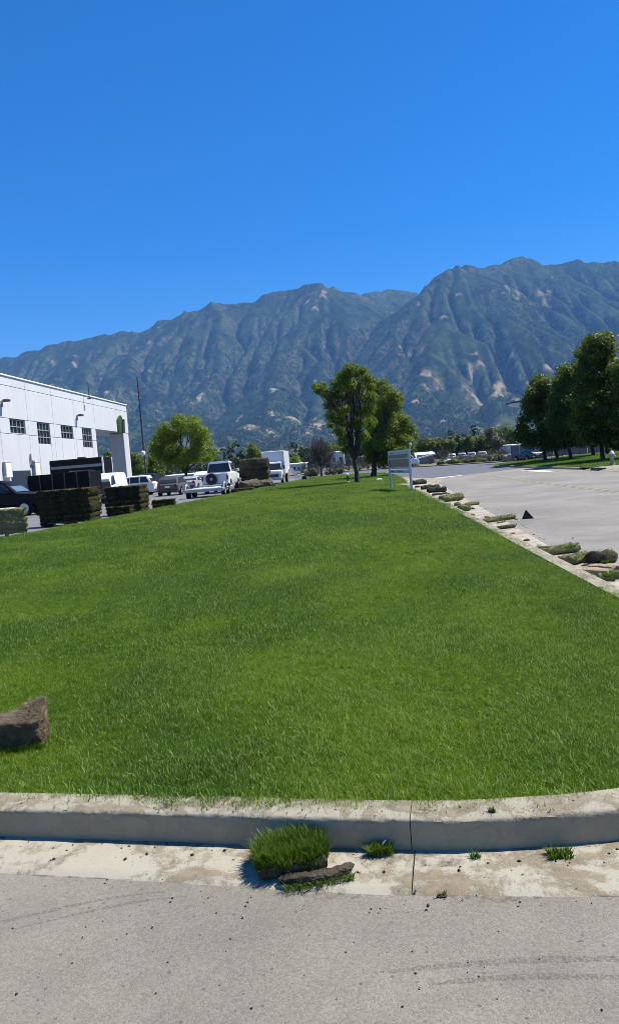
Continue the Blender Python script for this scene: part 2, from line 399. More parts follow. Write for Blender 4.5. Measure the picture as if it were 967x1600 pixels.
# kerb: one thing of the setting, every cast section a part
kerb = bpy.data.objects.new('kerb', None); COL.objects.link(kerb); kerb['kind'] = 'structure'
KP = [(-.05, -.03), (-.05, ZL - .004), (.0, ZL + .002), (.06, ZL + .003), (.105, ZL), (.116, ZL - .003), (.122, ZL - .009), (.124, ZL - .02), (.127, .07), (.130, .03), (.132, -.03)]
def sweep(path, prof, rag=0.0, seed=0):
    P = np.asarray(path); Nn = normals2(P); n = len(prof); V = []
    d = np.r_[0, np.cumsum(np.linalg.norm(np.diff(P, axis=0), axis=1))]
    for k, (o, z) in enumerate(prof):
        dz = dn = 0
        if rag:
            dz = (fbm(d * 9 + k * .13, np.full_like(d, k * .35 + seed), 4, 3) - .5) * rag * (1.0 if 1 < k < 7 else .15)
            dn = (fbm(d * 14 + 50, np.full_like(d, k * .5 + seed), 4, 5) - .5) * rag * (1.8 if 3 < k < 8 else .5)
        V.append(np.stack([P[:, 0] + Nn[:, 0] * (o + dn), P[:, 1] + Nn[:, 1] * (o + dn), z + dz + 0 * d], 1))
    V = np.stack(V, 1).reshape(-1, 3); m = len(P)
    mb = MB(); mb.add(V, [(i * n + k, i * n + k + 1, (i + 1) * n + k + 1, (i + 1) * n + k) for i in range(m - 1) for k in range(n - 1)] +
                      [tuple(range(n)), tuple((m - 1) * n + k for k in range(n - 1, -1, -1))])
    return mb
ED = resample(EDGE, 0.012)
ed = np.r_[0, np.cumsum(np.linalg.norm(np.diff(ED, axis=0), axis=1))]
s_joint = ed[np.argmin(np.hypot(ED[:, 0] - .115, ED[:, 1] - 2.985))]
def cut_edge(a, b, step):
    s = np.linspace(a, b, max(2, int((b - a) / step) + 1)); return np.stack([np.interp(s, ed, ED[:, 0]), np.interp(s, ed, ED[:, 1])], 1)
cuts = [s_joint - 6.1, s_joint - 3.05, s_joint, s_joint + 2.35]
while cuts[-1] < ed[-1] - 3: cuts.append(cuts[-1] + 3.05)
for i in range(len(cuts) - 1):
    near = i < 4; P = cut_edge(cuts[i] + .0016, cuts[i + 1] - .0016, .012 if near else .35)
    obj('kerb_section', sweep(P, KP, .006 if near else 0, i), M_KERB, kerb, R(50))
# gutter slabs follow the kerb
gutter = bpy.data.objects.new('gutter', None); COL.objects.link(gutter); gutter['kind'] = 'structure'
def gut_w(P):                                                   # width of the pan at a point of the edge
    y = P[:, 1]; x = P[:, 0]
    w = np.where(x < .2, .255 + .03 * np.clip((x + 1.5) / 1.5, -1, 1), .27 + .12 * np.clip(x - .2, 0, 1))
    side = 2.86 + .057 * (np.clip(y, 9, 44) - 11.8) - x - .17
    return np.where(y > 5.5, np.clip(side, .3, 3), w)
gcuts = [cuts[0] - 6, cuts[0] - 2, s_joint - 4.2, s_joint + .012, s_joint + 2.5]
while gcuts[-1] < ed[-1] - 45: gcuts.append(gcuts[-1] + 3.4)
for i in range(len(gcuts) - 1):
    P = cut_edge(gcuts[i] + .002, gcuts[i + 1] - .002, .03 if i < 6 else .25); Nn = normals2(P); w = gut_w(P)
    m = 7; V = []
    for k in range(m):
        t = k / (m - 1); o = .128 + t * (w + .044)
        z = .012 - .006 * t + (fbm(P[:, 0] * 3 + 9, P[:, 1] * 3 + t, 3, 8) - .5) * .006
        if k == m - 1: z = z * 0 - .02; o = o + .004
        V.append(np.stack([P[:, 0] + Nn[:, 0] * o, P[:, 1] + Nn[:, 1] * o, z], 1))
    V = np.stack(V, 1).reshape(-1, 3); n = len(P)
    obj('gutter_slab', MB().add(V, [(a * m + k, a * m + k + 1, (a + 1) * m + k + 1, (a + 1) * m + k) for a in range(n - 1) for k in range(m - 1)]), M_GUT if i < 5 else M_GUT2, gutter, R(40))

# silt and tyre marks lying on the asphalt as thin irregular films
def film(name, pts, width, mat, z=.0008, seed=0):
    P = resample(spline(pts, 8), .02); Nn = normals2(P); L = len(P); u = np.linspace(0, 1, L)
    V = []
    for k in range(5):
        t = k / 4 - .5; w = width * (np.sin(np.pi * np.clip(u, .02, .98)) ** .4) * (.45 + 1.1 * fbm(u * L * .05, u * 0 + seed + (k > 2), 3, 31))
        V.append(np.stack([P[:, 0] + Nn[:, 0] * w * t, P[:, 1] + Nn[:, 1] * w * t, z + 0 * u], 1))
    V = np.stack(V, 1).reshape(-1, 3)
    return struct(name, MB().add(V, [(a * 5 + k, a * 5 + k + 1, a * 5 + k + 6, a * 5 + k + 5) for a in range(L - 1) for k in range(4)]), mat, None, R(40))
def film_mat(name, c, cover, sc_=20):
    m, nt, b = nodes_of(name); co = N(nt, "ShaderNodeTexCoord").outputs['Object']
    n1 = noise_node(nt, sc_, 6, .7, co); b.inputs['Base Color'].default_value = (*c, 1); b.inputs['Roughness'].default_value = .95
    nt.links.new(ramp(nt, n1.outputs[0], [(.58 - cover * .25, 0.0), (.78 - cover * .2, .75)]).outputs[0], b.inputs['Alpha']); return m
M_MARK = film_mat('tyre_dust', (.150, .134, .110), .55, 90); M_SILT = film_mat('silt', (.16, .128, .085), .42, 24); M_SEAM = film_mat('seam_dirt', (.12, .095, .065), .62, 16)
film('tyre_mark', [(-1.75, 2.40), (-1.36, 2.51), (-1.12, 2.60), (-.95, 2.645), (-.82, 2.66)], .02, M_MARK, seed=1)
film('tyre_mark', [(-1.3, 2.46), (-1.05, 2.555), (-.9, 2.60), (-.72, 2.625)], .016, M_MARK, seed=2)
film('tyre_mark', [(-.06, 2.175), (.12, 2.195), (.34, 2.205), (.52, 2.205), (.75, 2.19), (1.0, 2.15)], .035, M_MARK, seed=3)
film('tyre_mark', [(.1, 2.12), (.3, 2.135), (.5, 2.13), (.8, 2.10)], .03, M_MARK, seed=4)
film('silt_patch', [(.1, 2.61), (.19, 2.585), (.3, 2.555), (.44, 2.55), (.55, 2.555)], .07, M_SILT, seed=5)
film('silt_patch', [(-.3, 2.60), (-.18, 2.585), (-.06, 2.6), (.06, 2.615)], .05, M_SILT, seed=6)
film('seam', [(-4, 3.22), (-1.52, 2.838), (-.98, 2.758), (-.55, 2.70)], .012, M_SEAM, .0016, 7)
film('seam', [(-.15, 2.655), (.08, 2.617), (.31, 2.574), (.54, 2.552), (.75, 2.512), (1.1, 2.5)], .012, M_SEAM, .0016, 8)
film('silt_patch', [(-.1, 2.86), (.1, 2.79), (.3, 2.76)], .10, M_SILT, .016, 9)
film('silt_patch', [(.55, 2.83), (.75, 2.86), (1.0, 2.9)], .09, M_SILT, .016, 10)

# ------------------------------------------------------------------ the lawn's grass
def und(x, y): return (fbm(x * 1.3, y * 1.3, 3, 11) - .5) * .03
def grass_points(bands, poly, wedge=(.52, 1.2), zf=None, edge_in=0.0):
    P = []; S = []
    for y0, y1, dens, s_, xr in bands:
        n = int(dens * (y1 - y0) * (xr[1] - xr[0])); x = rng.uniform(*xr, n); y = rng.uniform(y0, y1, n)
        k = in_poly(x, y, poly) & (np.abs(x) < wedge[0] * y + wedge[1]); P.append(np.stack([x[k], y[k]], 1)); S.append(np.full(k.sum(), s_))
    return np.concatenate(P), np.concatenate(S)
def lay_grass(name, bands, poly, coll, label, zf, flat=1.0, wedge=(.52, 1.2)):
    P, S = grass_points(bands, poly, wedge); n = len(P); x, y = P[:, 0], P[:, 1]
    lie = np.clip((fbm(x * 1.5 + 3, y * 1.0, 5, 21) - .54) * 6, 0, .7) * flat
    yaw = np.where(rng.uniform(0, 1, n) < .08 + .6 * lie, 6.28 * fbm(x * .5, y * .35, 2, 23) * 1.5 + rng.normal(0, .6, n), rng.uniform(0, 6.28, n))
    rot = np.stack([lie * rng.uniform(.3, 1.05, n) + rng.normal(0, .12, n), rng.normal(0, .15, n), yaw], 1)
    tint = np.clip((fbm(x * 1.1, y * .6, 5, 41) - .5) * 2.4 + (fbm(x * .25, y * .12, 2, 43) - .5) * .5 + .36 + .7 * lie + rng.normal(0, .2, n), 0, 1)  # flattened blades get a paler tint as painted sheen
    sc_ = S * (.75 + .5 * fbm(x * 2.3, y * 2.3, 3, 51)) * rng.uniform(.85, 1.15, n) * (1 - .2 * lie)
    return scatter(name, np.stack([x, y, zf(x, y)], 1), rot, sc_, tint, coll, M_BLADE, label)
TUFT = tuft_templates('lawn_tuft', M_BLADE, 32, 8, .052, .034, .0028, .8)
lay_grass('grass', [(2.9, 6, 1200, 1.0, (-4.4, 4)), (6, 11, 560, 1.1, (-7, 4)), (11, 20, 150, 1.6, (-11.6, 4)), (20, 34, 70, 2.0, (-11.6, 4)),
                    (34, 60, 34, 2.3, (-11, 4)), (60, 96, 18, 2.6, (-10, 4))], GRASS_POLY, TUFT, 'mown green grass of the long lawn',
          lambda x, y: ZL - .02 + und(x, y))

# verge across the road
VZ = lambda x, y: ZL + np.clip((x - 13.4) / 8, 0, 1.6) * .24
VE = spline([(13.25, 45.5), (13.3, 56), (13.35, 68), (13.5, 76), (14.6, 81), (17, 83.5), (24, 83), (45, 78)], 10)
VERGE = np.array([tuple(p) for p in VE] + [(45, 46), (30, 45.7)])
vx = np.linspace(13.2, 45, 34); vy = np.linspace(45.5, 84, 40); X, Y = np.meshgrid(vx, vy); 
idx = np.arange(X.size).reshape(X.shape)
Fq = np.stack([idx[:-1, :-1], idx[:-1, 1:], idx[1:, 1:], idx[1:, :-1]], -1).reshape(-1, 4)
cxm = X.ravel()[Fq].mean(1); cym = Y.ravel()[Fq].mean(1)
Fq = Fq[in_poly(cxm, cym, VERGE)]
kind(npmesh('verge', np.stack([X.ravel(), Y.ravel(), VZ(X.ravel(), Y.ravel()) - .02], 1), Fq, M_LAWN, None, 9), 'structure')
lay_grass('verge_grass', [(45.5, 84, 24, 2.4, (13.3, 42))], VERGE, TUFT, 'mown grass of the verge across the road', VZ, .5, (.62, 2))
kerb2 = bpy.data.objects.new('far_kerb', None); COL.objects.link(kerb2); kerb2['kind'] = 'structure'
VR = resample(VE, .5)[::-1]
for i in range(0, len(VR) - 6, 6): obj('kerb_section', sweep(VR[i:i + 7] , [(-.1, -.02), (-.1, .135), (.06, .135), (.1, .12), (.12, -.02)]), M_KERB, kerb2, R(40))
# driveway apron with a dark drain mouth in its kerb
ap = MB(); ap.add([(12.95, 33, .012), (12.95, 45.2, .012), (13.6, 45.2, .14), (13.6, 33, .14), (24, 45.2, .3), (24, 33, .3)], [(0, 3, 2, 1), (3, 5, 4, 2)])
struct('driveway_apron', ap, M_GUT, None, None)
dm = MB().box((13.16, 43.3, .075), (.34, 1.7, .14), .01)
tag(obj('storm_drain', dm, plain('drain_dark', (.02, .02, .02))), 'dark storm drain mouth in the kerb beside the driveway apron', 'drain')
# soil strip beyond the crossing
fs = MB(); FP = [(59.5, 92.2), (30, 97.2), (17.9, 103.2), (12, 111.2), (4.3, 127.2), (-4, 134.2), (-30, 128.2)]
FPo = [(60, 240), (30, 240), (18, 240), (12, 240), (4, 240), (-4, 240), (-30, 240)]
fs.add([(x, y, .0) for x, y in FP] + [(x, y, .12) for x, y in FP] + [(x, y, .5) for x, y in FPo],
       [(i, i + 1, 8 + i, 7 + i) for i in range(6)] + [(7 + i, 8 + i, 15 + i, 14 + i) for i in range(6)])
struct('planting_strip', fs, plain('planting_soil', (.17, .14, .09), (.1, .1, .05), 0.4, .95, 0, .4, 4), None, None)
# pale concrete spandrel before the dark cross road, and lane paint
sheet('concrete_spandrel', [(2.75, 43.5), (4.6, 43.5), (5.4, 50), (4.2, 56), (3.4, 64), (3.3, 60), (3.05, 48)], .010, M_GUT)
sheet('concrete_pad', [tuple(G(612, 757, ZL)[:2]), tuple(G(640, 758.5, ZL)[:2]), tuple(G(640, 755.5, ZL)[:2])], ZL + .02, M_GUT)
M_YEL = plain('yellow_paint', (.30, .245, .13), (.20, .175, .125), 1.2, .85); M_WPT = plain('white_paint', (.75, .74, .7), (.5, .5, .48), 1.5, .8)
for k, xo in enumerate((0, .2)):
    mb = MB(); a = [(7.42 + xo, 16), (7.55 + xo, 32), (7.95 + xo, 50), (8.2 + xo, 56)]; b = [(x + .11, y) for x, y in a]
    mb.add([(x, y, .0085) for x, y in a] + [(x, y, .0085) for x, y in b], [(i, i + 4, i + 5, i + 1) for i in range(3)]); struct('centre_line', mb, M_YEL, None, None)
sheet('stop_line', [(5.2, 51.2), (6.9, 53.2), (7.4, 54.6), (5.0, 52.6)], .010, M_WPT)
sheet('stop_line', [(11.2, 47.5), (11.9, 47.5), (12.1, 55), (11.4, 55)], .006, M_WPT)

# ------------------------------------------------------------------ mountains
def build_mountains():
    DX = 30.0; gx = np.arange(-6500, 5501, DX); gy = np.arange(2300, 10001, DX); X, Y = np.meshgrid(gx, gy)
    def W(L): return np.array([A(*q) for q in L])
    crestA = W([(-420, 640, 6600), (-200, 600, 6900), (-60, 580, 7100), (0, 562, 7200), (60, 545, 7200), (130, 530, 7200), (192, 519, 7200), (215, 521, 7200), (250, 502, 7200), (283, 490, 7200), (330, 473, 7200), (352, 477, 7300), (390, 473, 7300), (418, 460, 7300), (450, 455, 7300), (478, 447, 7250), (497, 443, 7200), (522, 450, 7300), (560, 461, 7600), (580, 459, 8000), (606, 454, 8300), (645, 458, 8500), (700, 470, 8700)])
    crestB = W([(588, 552, 5600), (612, 520, 5900), (640, 482, 6250), (655, 458, 6400), (672, 440, 6550), (700, 422, 6650), (715, 416, 6700), (732, 416, 6780), (745, 421, 6850), (775, 416, 7050), (795, 408, 7200), (815, 402, 7300), (832, 405, 7350), (846, 411, 7400), (870, 416, 7450), (885, 411, 7500), (905, 407, 7500), (930, 411, 7500), (967, 409, 7500), (1100, 430, 7500), (1300, 470, 7400), (1500, 520, 7200)])
    sp = [[(497, 443, 7200), (472, 488, 6600), (445, 530, 6050), (430, 565, 5500), (418, 600, 5000), (402, 645, 4500)],
          [(472, 488, 6600), (500, 520, 6150), (505, 560, 5600), (490, 600, 5100), (480, 640, 4600)],
          [(497, 443, 7200), (530, 490, 6700), (560, 532, 6200), (585, 575, 5600), (590, 615, 5000)],
          [(330, 473, 7200), (346, 520, 6500), (330, 570, 5900), (308, 615, 5250), (285, 650, 4600)],
          [(390, 473, 7300), (402, 500, 6900), (378, 545, 6250), (365, 590, 5600)],
          [(250, 502, 7200), (205, 548, 6500), (172, 585, 5800), (150, 625, 5100)],
          [(283, 490, 7200), (262, 545, 6500), (245, 590, 5800), (225, 640, 5000)],
          [(130, 530, 7200), (92, 572, 6400), (62, 612, 5600)], [(0, 562, 7200), (-60, 600, 6400)], [(192, 519, 7200), (140, 560, 6500), (110, 600, 5800)],
          [(645, 458, 8500), (625, 500, 7700), (605, 535, 7000)], [(606, 454, 8300), (580, 490, 7600), (590, 530, 6900)],
          [(715, 416, 6700), (702, 470, 6050), (682, 520, 5450), (660, 572, 4900), (640, 625, 4350)],
          [(732, 416, 6780), (742, 480, 6100), (735, 530, 5500), (716, 575, 4950), (700, 612, 4500)],
          [(742, 480, 6100), (775, 520, 5600), (780, 565, 5100), (772, 610, 4600)],
          [(815, 402, 7300), (800, 450, 6650), (806, 490, 6150), (830, 530, 5600), (838, 580, 5000)],
          [(815, 402, 7300), (862, 458, 6700), (900, 500, 6200), (910, 560, 5500), (900, 620, 4800)],
          [(905, 407, 7500), (925, 465, 6900), (960, 520, 6200), (965, 580, 5500), (940, 640, 4700)],
          [(967, 409, 7500), (1020, 480, 6700), (1040, 560, 5800)], [(1100, 430, 7500), (1150, 520, 6500), (1160, 600, 5500)],
          [(672, 440, 6550), (650, 500, 5950), (628, 550, 5450), (605, 600, 4900)],
          [(-200, 600, 6900), (-260, 640, 6000)], [(1300, 470, 7400), (1320, 560, 6300)]]
    hills = [[(500, 640, 4700), (470, 660, 4200), (440, 676, 3700), (425, 690, 3100)], [(420, 630, 4800), (380, 660, 4200), (340, 676, 3700), (320, 690, 3200)], [(300, 640, 4700), (270, 668, 4000), (250, 688, 3400)],
             [(560, 640, 4500), (575, 660, 4000), (590, 682, 3400)], [(700, 620, 4500), (690, 645, 4000), (700, 668, 3500), (690, 682, 3000)], [(780, 620, 4500), (790, 650, 3900), (800, 672, 3300)], [(180, 640, 4700), (150, 676, 3900), (140, 696, 3300)], [(900, 630, 4600), (890, 655, 4000), (880, 676, 3400)], [(60, 640, 5000), (40, 680, 4200)], [(640, 630, 4400), (650, 655, 3900), (655, 676, 3400)]]
    fan = np.clip((Y - 2380) / 2100, 0, 1.25) ** 1.3 * 130
    crest_h = np.zeros_like(X); crest_y = np.zeros_like(X)
    for C_ in (crestA, crestB): C_[:, 2] += 0
    allc = sorted([tuple(p) for p in crestA[:20]] + [tuple(p) for p in crestB[5:]])
    ca = np.array(allc); hcol = np.interp(gx, ca[:, 0], ca[:, 2]); ycol = np.interp(gx, ca[:, 0], ca[:, 1])
    t = np.clip((Y - 4300) / (ycol[None] - 4300), 0, 1); fb = np.where(Y > ycol[None], np.clip(1 - (Y - ycol[None]) / 3000, 0, 1), 1)
    Z = np.maximum(fan, 60 + (hcol[None] * .48 - 60) * t ** 1.1 * fb)
    warp = (fbm(X / 500, Y / 500, 4, 61) - .5) * 220; warp2 = (fbm(X / 500 + 40, Y / 500, 4, 67) - .5) * 220
    Xw, Yw = X + warp, Y + warp2
    keep = np.full(X.shape, 1e9)
    rr_ = np.random.default_rng(5); ribs = []
    for s in sp:                                                # side ribs branch off every spur like a fishbone
        Lw = resample(W(s), 300)
        for i in range(1, len(Lw) - 1):
            tdir = Lw[i + 1][:2] - Lw[i - 1][:2]; tdir /= np.linalg.norm(tdir) + 1e-9; nrm = np.array([tdir[1], -tdir[0]]) * (1 if i % 2 else -1)
            dv = nrm * .8 + tdir * rr_.uniform(.3, .9); dv /= np.linalg.norm(dv); ln = rr_.uniform(180, 680); q0 = Lw[i] - np.array([0, 0, 5.0]); drop = rr_.uniform(.38, .55)
            q1 = q0 + np.array([dv[0] * ln * .5, dv[1] * ln * .5, -ln * .5 * drop]); dv = dv + rr_.normal(0, .25, 2); q2 = q1 + np.array([dv[0] * ln * .5, dv[1] * ln * .5, -ln * .55 * drop]); ribs.append(np.array([q0, q1, q2]))
    for L, kf, is_crest in [(crestA, .70, 1), (crestB, .70, 1)] + [(W(s), .80, 0) for s in sp] + [(r_, .95, 0) for r_ in ribs] + [(W(s), .33, 0) for s in hills]:
        for p, q in zip(L[:-1], L[1:]):
            d = q[:2] - p[:2]; l2 = d @ d
            for (xx, yy) in ([(X, Y)] if is_crest else [(Xw, Yw)]):
                tt = np.clip(((xx - p[0]) * d[0] + (yy - p[1]) * d[1]) / l2, 0, 1)
                dist = np.hypot(xx - p[0] - tt * d[0], yy - p[1] - tt * d[1])
                zz = p[2] + tt * (q[2] - p[2]) - kf * dist ** .985 - (0 if is_crest else 12)
                Z = np.where(np.abs(Z - zz) < 24, np.maximum(Z, zz) + (24 - np.abs(Z - zz)) ** 2 / 96, np.maximum(Z, zz)) if not is_crest else np.maximum(Z, zz)
            if is_crest: keep = np.minimum(keep, dist)
    rg = 1 - np.abs(2 * fbm(X / 480 + 3, Y / 480, 4, 73) - 1); Z = Z + (rg - .7) * 60 * np.clip((Z - 150) / 300, 0, 1) * np.clip(keep / 350, .12, 1)
    Z = Z + (fbm(X / 420, Y / 420, 5, 71) - .5) * 80 * np.clip((Z - 60) / 300, 0, 1) * np.clip(keep / 250, 0.05, 1)
    # stream-power erosion carves the gullies
    def erode(Z, dx, K, its, mlim):
        h, w = Z.shape; cell = np.arange(h * w).reshape(h, w)
        offs = [(-1, -1), (-1, 0), (-1, 1), (0, -1), (0, 1), (1, -1), (1, 0), (1, 1)]
        for it in range(its):
            best = np.zeros(Z.shape); rec = cell.copy(); Zp = np.pad(Z, 1, mode='edge'); cp = np.pad(cell, 1, mode='edge')
            for a, b in offs:
                s = (Z - Zp[1 + a:1 + a + h, 1 + b:1 + b + w]) / (dx * math.hypot(a, b)); m = s > best
                best = np.where(m, s, best); rec = np.where(m, cp[1 + a:1 + a + h, 1 + b:1 + b + w], rec)
            order = np.argsort(-Z.ravel()).tolist(); rc = rec.ravel().tolist(); acc = [1.0] * (h * w)
            for i in order:
                j = rc[i]
                if j != i: acc[j] += acc[i]
            acc = np.minimum(np.array(acc).reshape(h, w), mlim); zr = Z.ravel()[rec]
            Z = np.maximum(Z - K * np.sqrt(acc * dx * dx) * best, zr + (Z - zr) * .25)
            lap = (Zp[:-2, 1:-1] + Zp[2:, 1:-1] + Zp[1:-1, :-2] + Zp[1:-1, 2:] - 4 * Z)
            Z = Z + .02 * lap * np.clip(keepm, 0, 1)
        return Z
    keepm = np.clip(keep / 200, 0, 1)
    Z0 = Z.copy(); Z = erode(Z, DX, .034, 24, 500)
    Z = np.where(keep < 35, Z0, Z)
    # refine to ~14 m
    fx = np.arange(gx[0] + 1200, gx[-1] - 1200, 15.0); fy = np.arange(gy[0], 8900, 17.0)
    def up(Zc):
        ix = (fx - gx[0]) / DX; iy = (fy - gy[0]) / DX
        def cub(Zc, t, ax):
            i = np.floor(t).astype(int); f = t - i; n = Zc.shape[ax]; sh = [1, 1]; sh[ax] = -1; f = f.reshape(sh); g = lambda k: np.take(Zc, np.clip(i + k, 0, n - 1), ax)
            a, b, c, d = g(-1), g(0), g(1), g(2)
            return .5 * (2 * b + (c - a) * f + (2 * a - 5 * b + 4 * c - d) * f * f + (3 * b - a - 3 * c + d) * f ** 3)
        return cub(cub(Zc, ix, 1), iy, 0)
    Zf = up(Z); FX, FY = np.meshgrid(fx, fy); kf = np.clip(up(keep) / 150, .30, 1)
    hi = np.clip((Zf - 130) / 350, 0, 1)
    rid = 1 - np.abs(2 * fbm(FX / 190 + .8 * fbm(FX / 200, FY / 200, 2, 90), FY / 190 + .8 * fbm(FX / 200, FY / 200, 2, 91), 4, 81) - 1)
    Zf = Zf + (rid - .75) * 40 * hi * kf + (fbm(FX / 45, FY / 45, 4, 85) - .5) * 22 * (hi * .8 + .2) * kf
    Zf = Zf + ((1 - np.abs(2 * fbm(FX / 230, FY / 230, 4, 119) - 1)) - .72) * 75 * np.clip(1 - up(keep) / 260, 0, 1)
    keepm = np.clip(kf, 0, 1)
    Zf = erode(Zf, 16.0, .02, 4, 150)
    Zf = np.where(FY < 2420, -8 + 0 * Zf, Zf)
    # bare tan ground: noise patches and the scars seen in the photograph
    def blob(px, py, Y0, rx, ry): 
        p = A(px, py, Y0); return np.exp(-(((FX - p[0]) / rx) ** 2 + ((FY - p[1]) / ry) ** 2))
    scar = sum(blob(*b) for b in [(320, 650, 4250, 110, 90), (345, 665, 4050, 220, 60), (400, 665, 4000, 300, 45), (450, 662, 4050, 160, 110), (420, 585, 5150, 120, 160), (440, 640, 4550, 190, 140), (470, 655, 4250, 120, 120), (400, 610, 4850, 120, 90),
        (300, 600, 5400, 110, 110), (540, 590, 5500, 70, 90), (700, 645, 3400, 80, 40), (675, 655, 3200, 100, 25), (770, 575, 4950, 130, 200), (760, 600, 4700, 150, 140), (745, 560, 5100, 70, 120), (690, 605, 4500, 110, 120), (665, 590, 4850, 80, 100), (800, 610, 4650, 130, 100), (640, 615, 4500, 90, 60),
        (870, 590, 5000, 140, 70), (240, 640, 4600, 120, 70), (180, 600, 5400, 90, 60), (650, 480, 6300, 60, 140), (800, 460, 6500, 90, 200), (850, 470, 6500, 120, 160), (497, 460, 7000, 200, 120), (590, 640, 4300, 150, 40), (730, 640, 3900, 200, 40)])
    pn = fbm(FX / 90, FY / 60, 5, 95); pl = fbm(FX / 700, FY / 700, 3, 97)
    fine = fbm(FX / 34, FY / 70, 5, 99); gulch = 1 - np.abs(2 * fbm(FX / 75, FY / 150, 4, 103) - 1)
    low = np.clip((900 - Zf) / 700, 0, 1)
    bare = np.clip((pn * .55 + fine * .55 + .26 * np.clip(scar, 0, 1.0) * (.0 + 1.1 * gulch) + .05 * low + .22 * (pl - .5) - .81) * 12, 0, 1)
    V = np.stack([FX.ravel(), FY.ravel(), Zf.ravel()], 1); idx = np.arange(FX.size).reshape(FX.shape)
    F = np.stack([idx[:-1, :-1], idx[:-1, 1:], idx[1:, 1:], idx[1:, :-1]], -1).reshape(-1, 4)
    m, nt, b = nodes_of('mountain'); co = N(nt, "ShaderNodeNewGeometry").outputs['Position']
    n1 = noise_node(nt, .0035, 6, .6, co); n2 = noise_node(nt, .03, 5, .7, co); n3 = noise_node(nt, .09, 3, .7, co)
    scrub = mix(nt, ramp(nt, n1.outputs[0], [(.4, 0.0), (.6, 1.0)]).outputs[0], (.015, .027, .013), (.044, .063, .025))
    scrub = mix(nt, ramp(nt, n2.outputs[0], [(.36, .8), (.52, 0.0)]).outputs[0], scrub, (.016, .030, .012))
    sep = N(nt, "ShaderNodeSeparateXYZ"); nt.links.new(N(nt, "ShaderNodeNewGeometry").outputs['Normal'], sep.inputs[0])
    rocky = math_node(nt, 'MULTIPLY', ramp(nt, sep.outputs[2], [(.62, 1.0), (.78, 0.0)]).outputs[0], ramp(nt, n2.outputs[0], [(.46, 0.0), (.58, 1.0)]).outputs[0])
    zz = N(nt, "ShaderNodeSeparateXYZ"); nt.links.new(co, zz.inputs[0])
    lowg = math_node(nt, 'MULTIPLY', ramp(nt, math_node(nt, 'DIVIDE', zz.outputs[2], 1000), [(.08, 1.0), (.30, 0.0)]).outputs[0], ramp(nt, n2.outputs[0], [(.4, .2), (.6, .9)]).outputs[0])
    scrub = mix(nt, lowg, scrub, (.085, .095, .04))
    col = mix(nt, math_node(nt, 'MULTIPLY', rocky, .6), scrub, (.15, .125, .10))
    at = N(nt, "ShaderNodeAttribute", attribute_name='bare'); bf = math_node(nt, 'MULTIPLY', at.outputs['Fac'], ramp(nt, n3.outputs[0], [(.36, .15), (.52, 1.0)]).outputs[0])
    col = mix(nt, bf, col, mix(nt, n2.outputs[0], (.27, .2, .125), (.42, .33, .235)))
    nt.links.new(col, b.inputs['Base Color']); b.inputs['Roughness'].default_value = 1; b.inputs['Specular IOR Level'].default_value = 0
    bump(nt, b, n2.outputs[0], .6, 12)
    o = npmesh('mountains', V, F, m, None, 9); kind(o, 'structure')
    o.data.attributes.new('bare', 'FLOAT', 'POINT').data.foreach_set('value', bare.ravel().astype(np.float32))
    return fx, fy, Zf, bare
MFX, MFY, MZ, MBARE = build_mountains()
def ground_z(x, y):
    ix = np.clip(((x - MFX[0]) / 15).astype(int), 0, len(MFX) - 1); iy = np.clip(((y - MFY[0]) / 17).astype(int), 0, len(MFY) - 1)
    return np.where(y > 2420, MZ[iy, ix], -.05), MBARE[iy, ix]

# haze: one closed box of air round the camera and everything built
hz = MB().box((0, 6800, 1100), (15800, 15400, 2210))
hm = bpy.data.materials.new('haze_air'); hm.use_nodes = True; ht = hm.node_tree; ht.nodes.clear()
ho = ht.nodes.new('ShaderNodeOutputMaterial'); hv = ht.nodes.new('ShaderNodeVolumePrincipled')
hv.inputs['Color'].default_value = (.20, .48, 1.0, 1); hv.inputs['Density'].default_value = 5.6e-5; hv.inputs['Anisotropy'].default_value = 0.0
ht.links.new(hv.outputs[0], ho.inputs['Volume'])
HAZE = obj('haze', hz, hm, None, None); kind(HAZE, 'stuff', 'blue air between the lawn and the mountains')
# ------------------------------------------------------------------ building
def streak_wall():
    m, nt, b = nodes_of('white_wall'); co = N(nt, "ShaderNodeTexCoord").outputs['Object']; mp = N(nt, "ShaderNodeMapping"); mp.inputs['Scale'].default_value = (1, 1.6, .07); nt.links.new(co, mp.inputs[0])
    n1 = noise_node(nt, 1.6, 6, .65, mp.outputs[0]); n2 = noise_node(nt, .35, 4, .6, co)
    col = mix(nt, ramp(nt, n1.outputs[0], [(.42, 0.0), (.72, .5)]).outputs[0], (.57, .59, .60), (.44, .455, .46)); col = mix(nt, ramp(nt, n2.outputs[0], [(.4, 0.0), (.7, .5)]).outputs[0], col, (.50, .505, .495))
    nt.links.new(col, b.inputs['Base Color']); b.inputs['Roughness'].default_value = .75; MATS['white_wall'] = m; return m
M_WALL = streak_wall()
M_TRIM = plain('white_trim', (.78, .79, .79), (.7, .71, .72), 1, .6)
M_GLASS = plain('dark_glass', (.012, .016, .02), (.02, .025, .03), 1, .12)
M_GREYF = plain('grey_frame', (.30, .32, .32), (.24, .26, .26), 4, .5)
M_DARK = plain('dark_metal', (.03, .032, .036), (.045, .047, .05), 3, .5)
M_BLACK = plain('black_paint', (.004, .004, .0045), (.007, .007, .007), 2, .55, 0, 0, None, .12)
M_RUB = plain('rubber', (.015, .015, .016), (.025, .025, .025), 6, .8)
M_RIM = plain('rim_metal', (.45, .46, .47), (.35, .36, .37), 5, .35, .6)
M_CHROME = plain('chrome', (.6, .6, .62), (.5, .5, .52), 3, .2, .9)
M_WHITE = plain('white_paint_car', (.74, .75, .76), (.68, .69, .71), 1.5, .3)
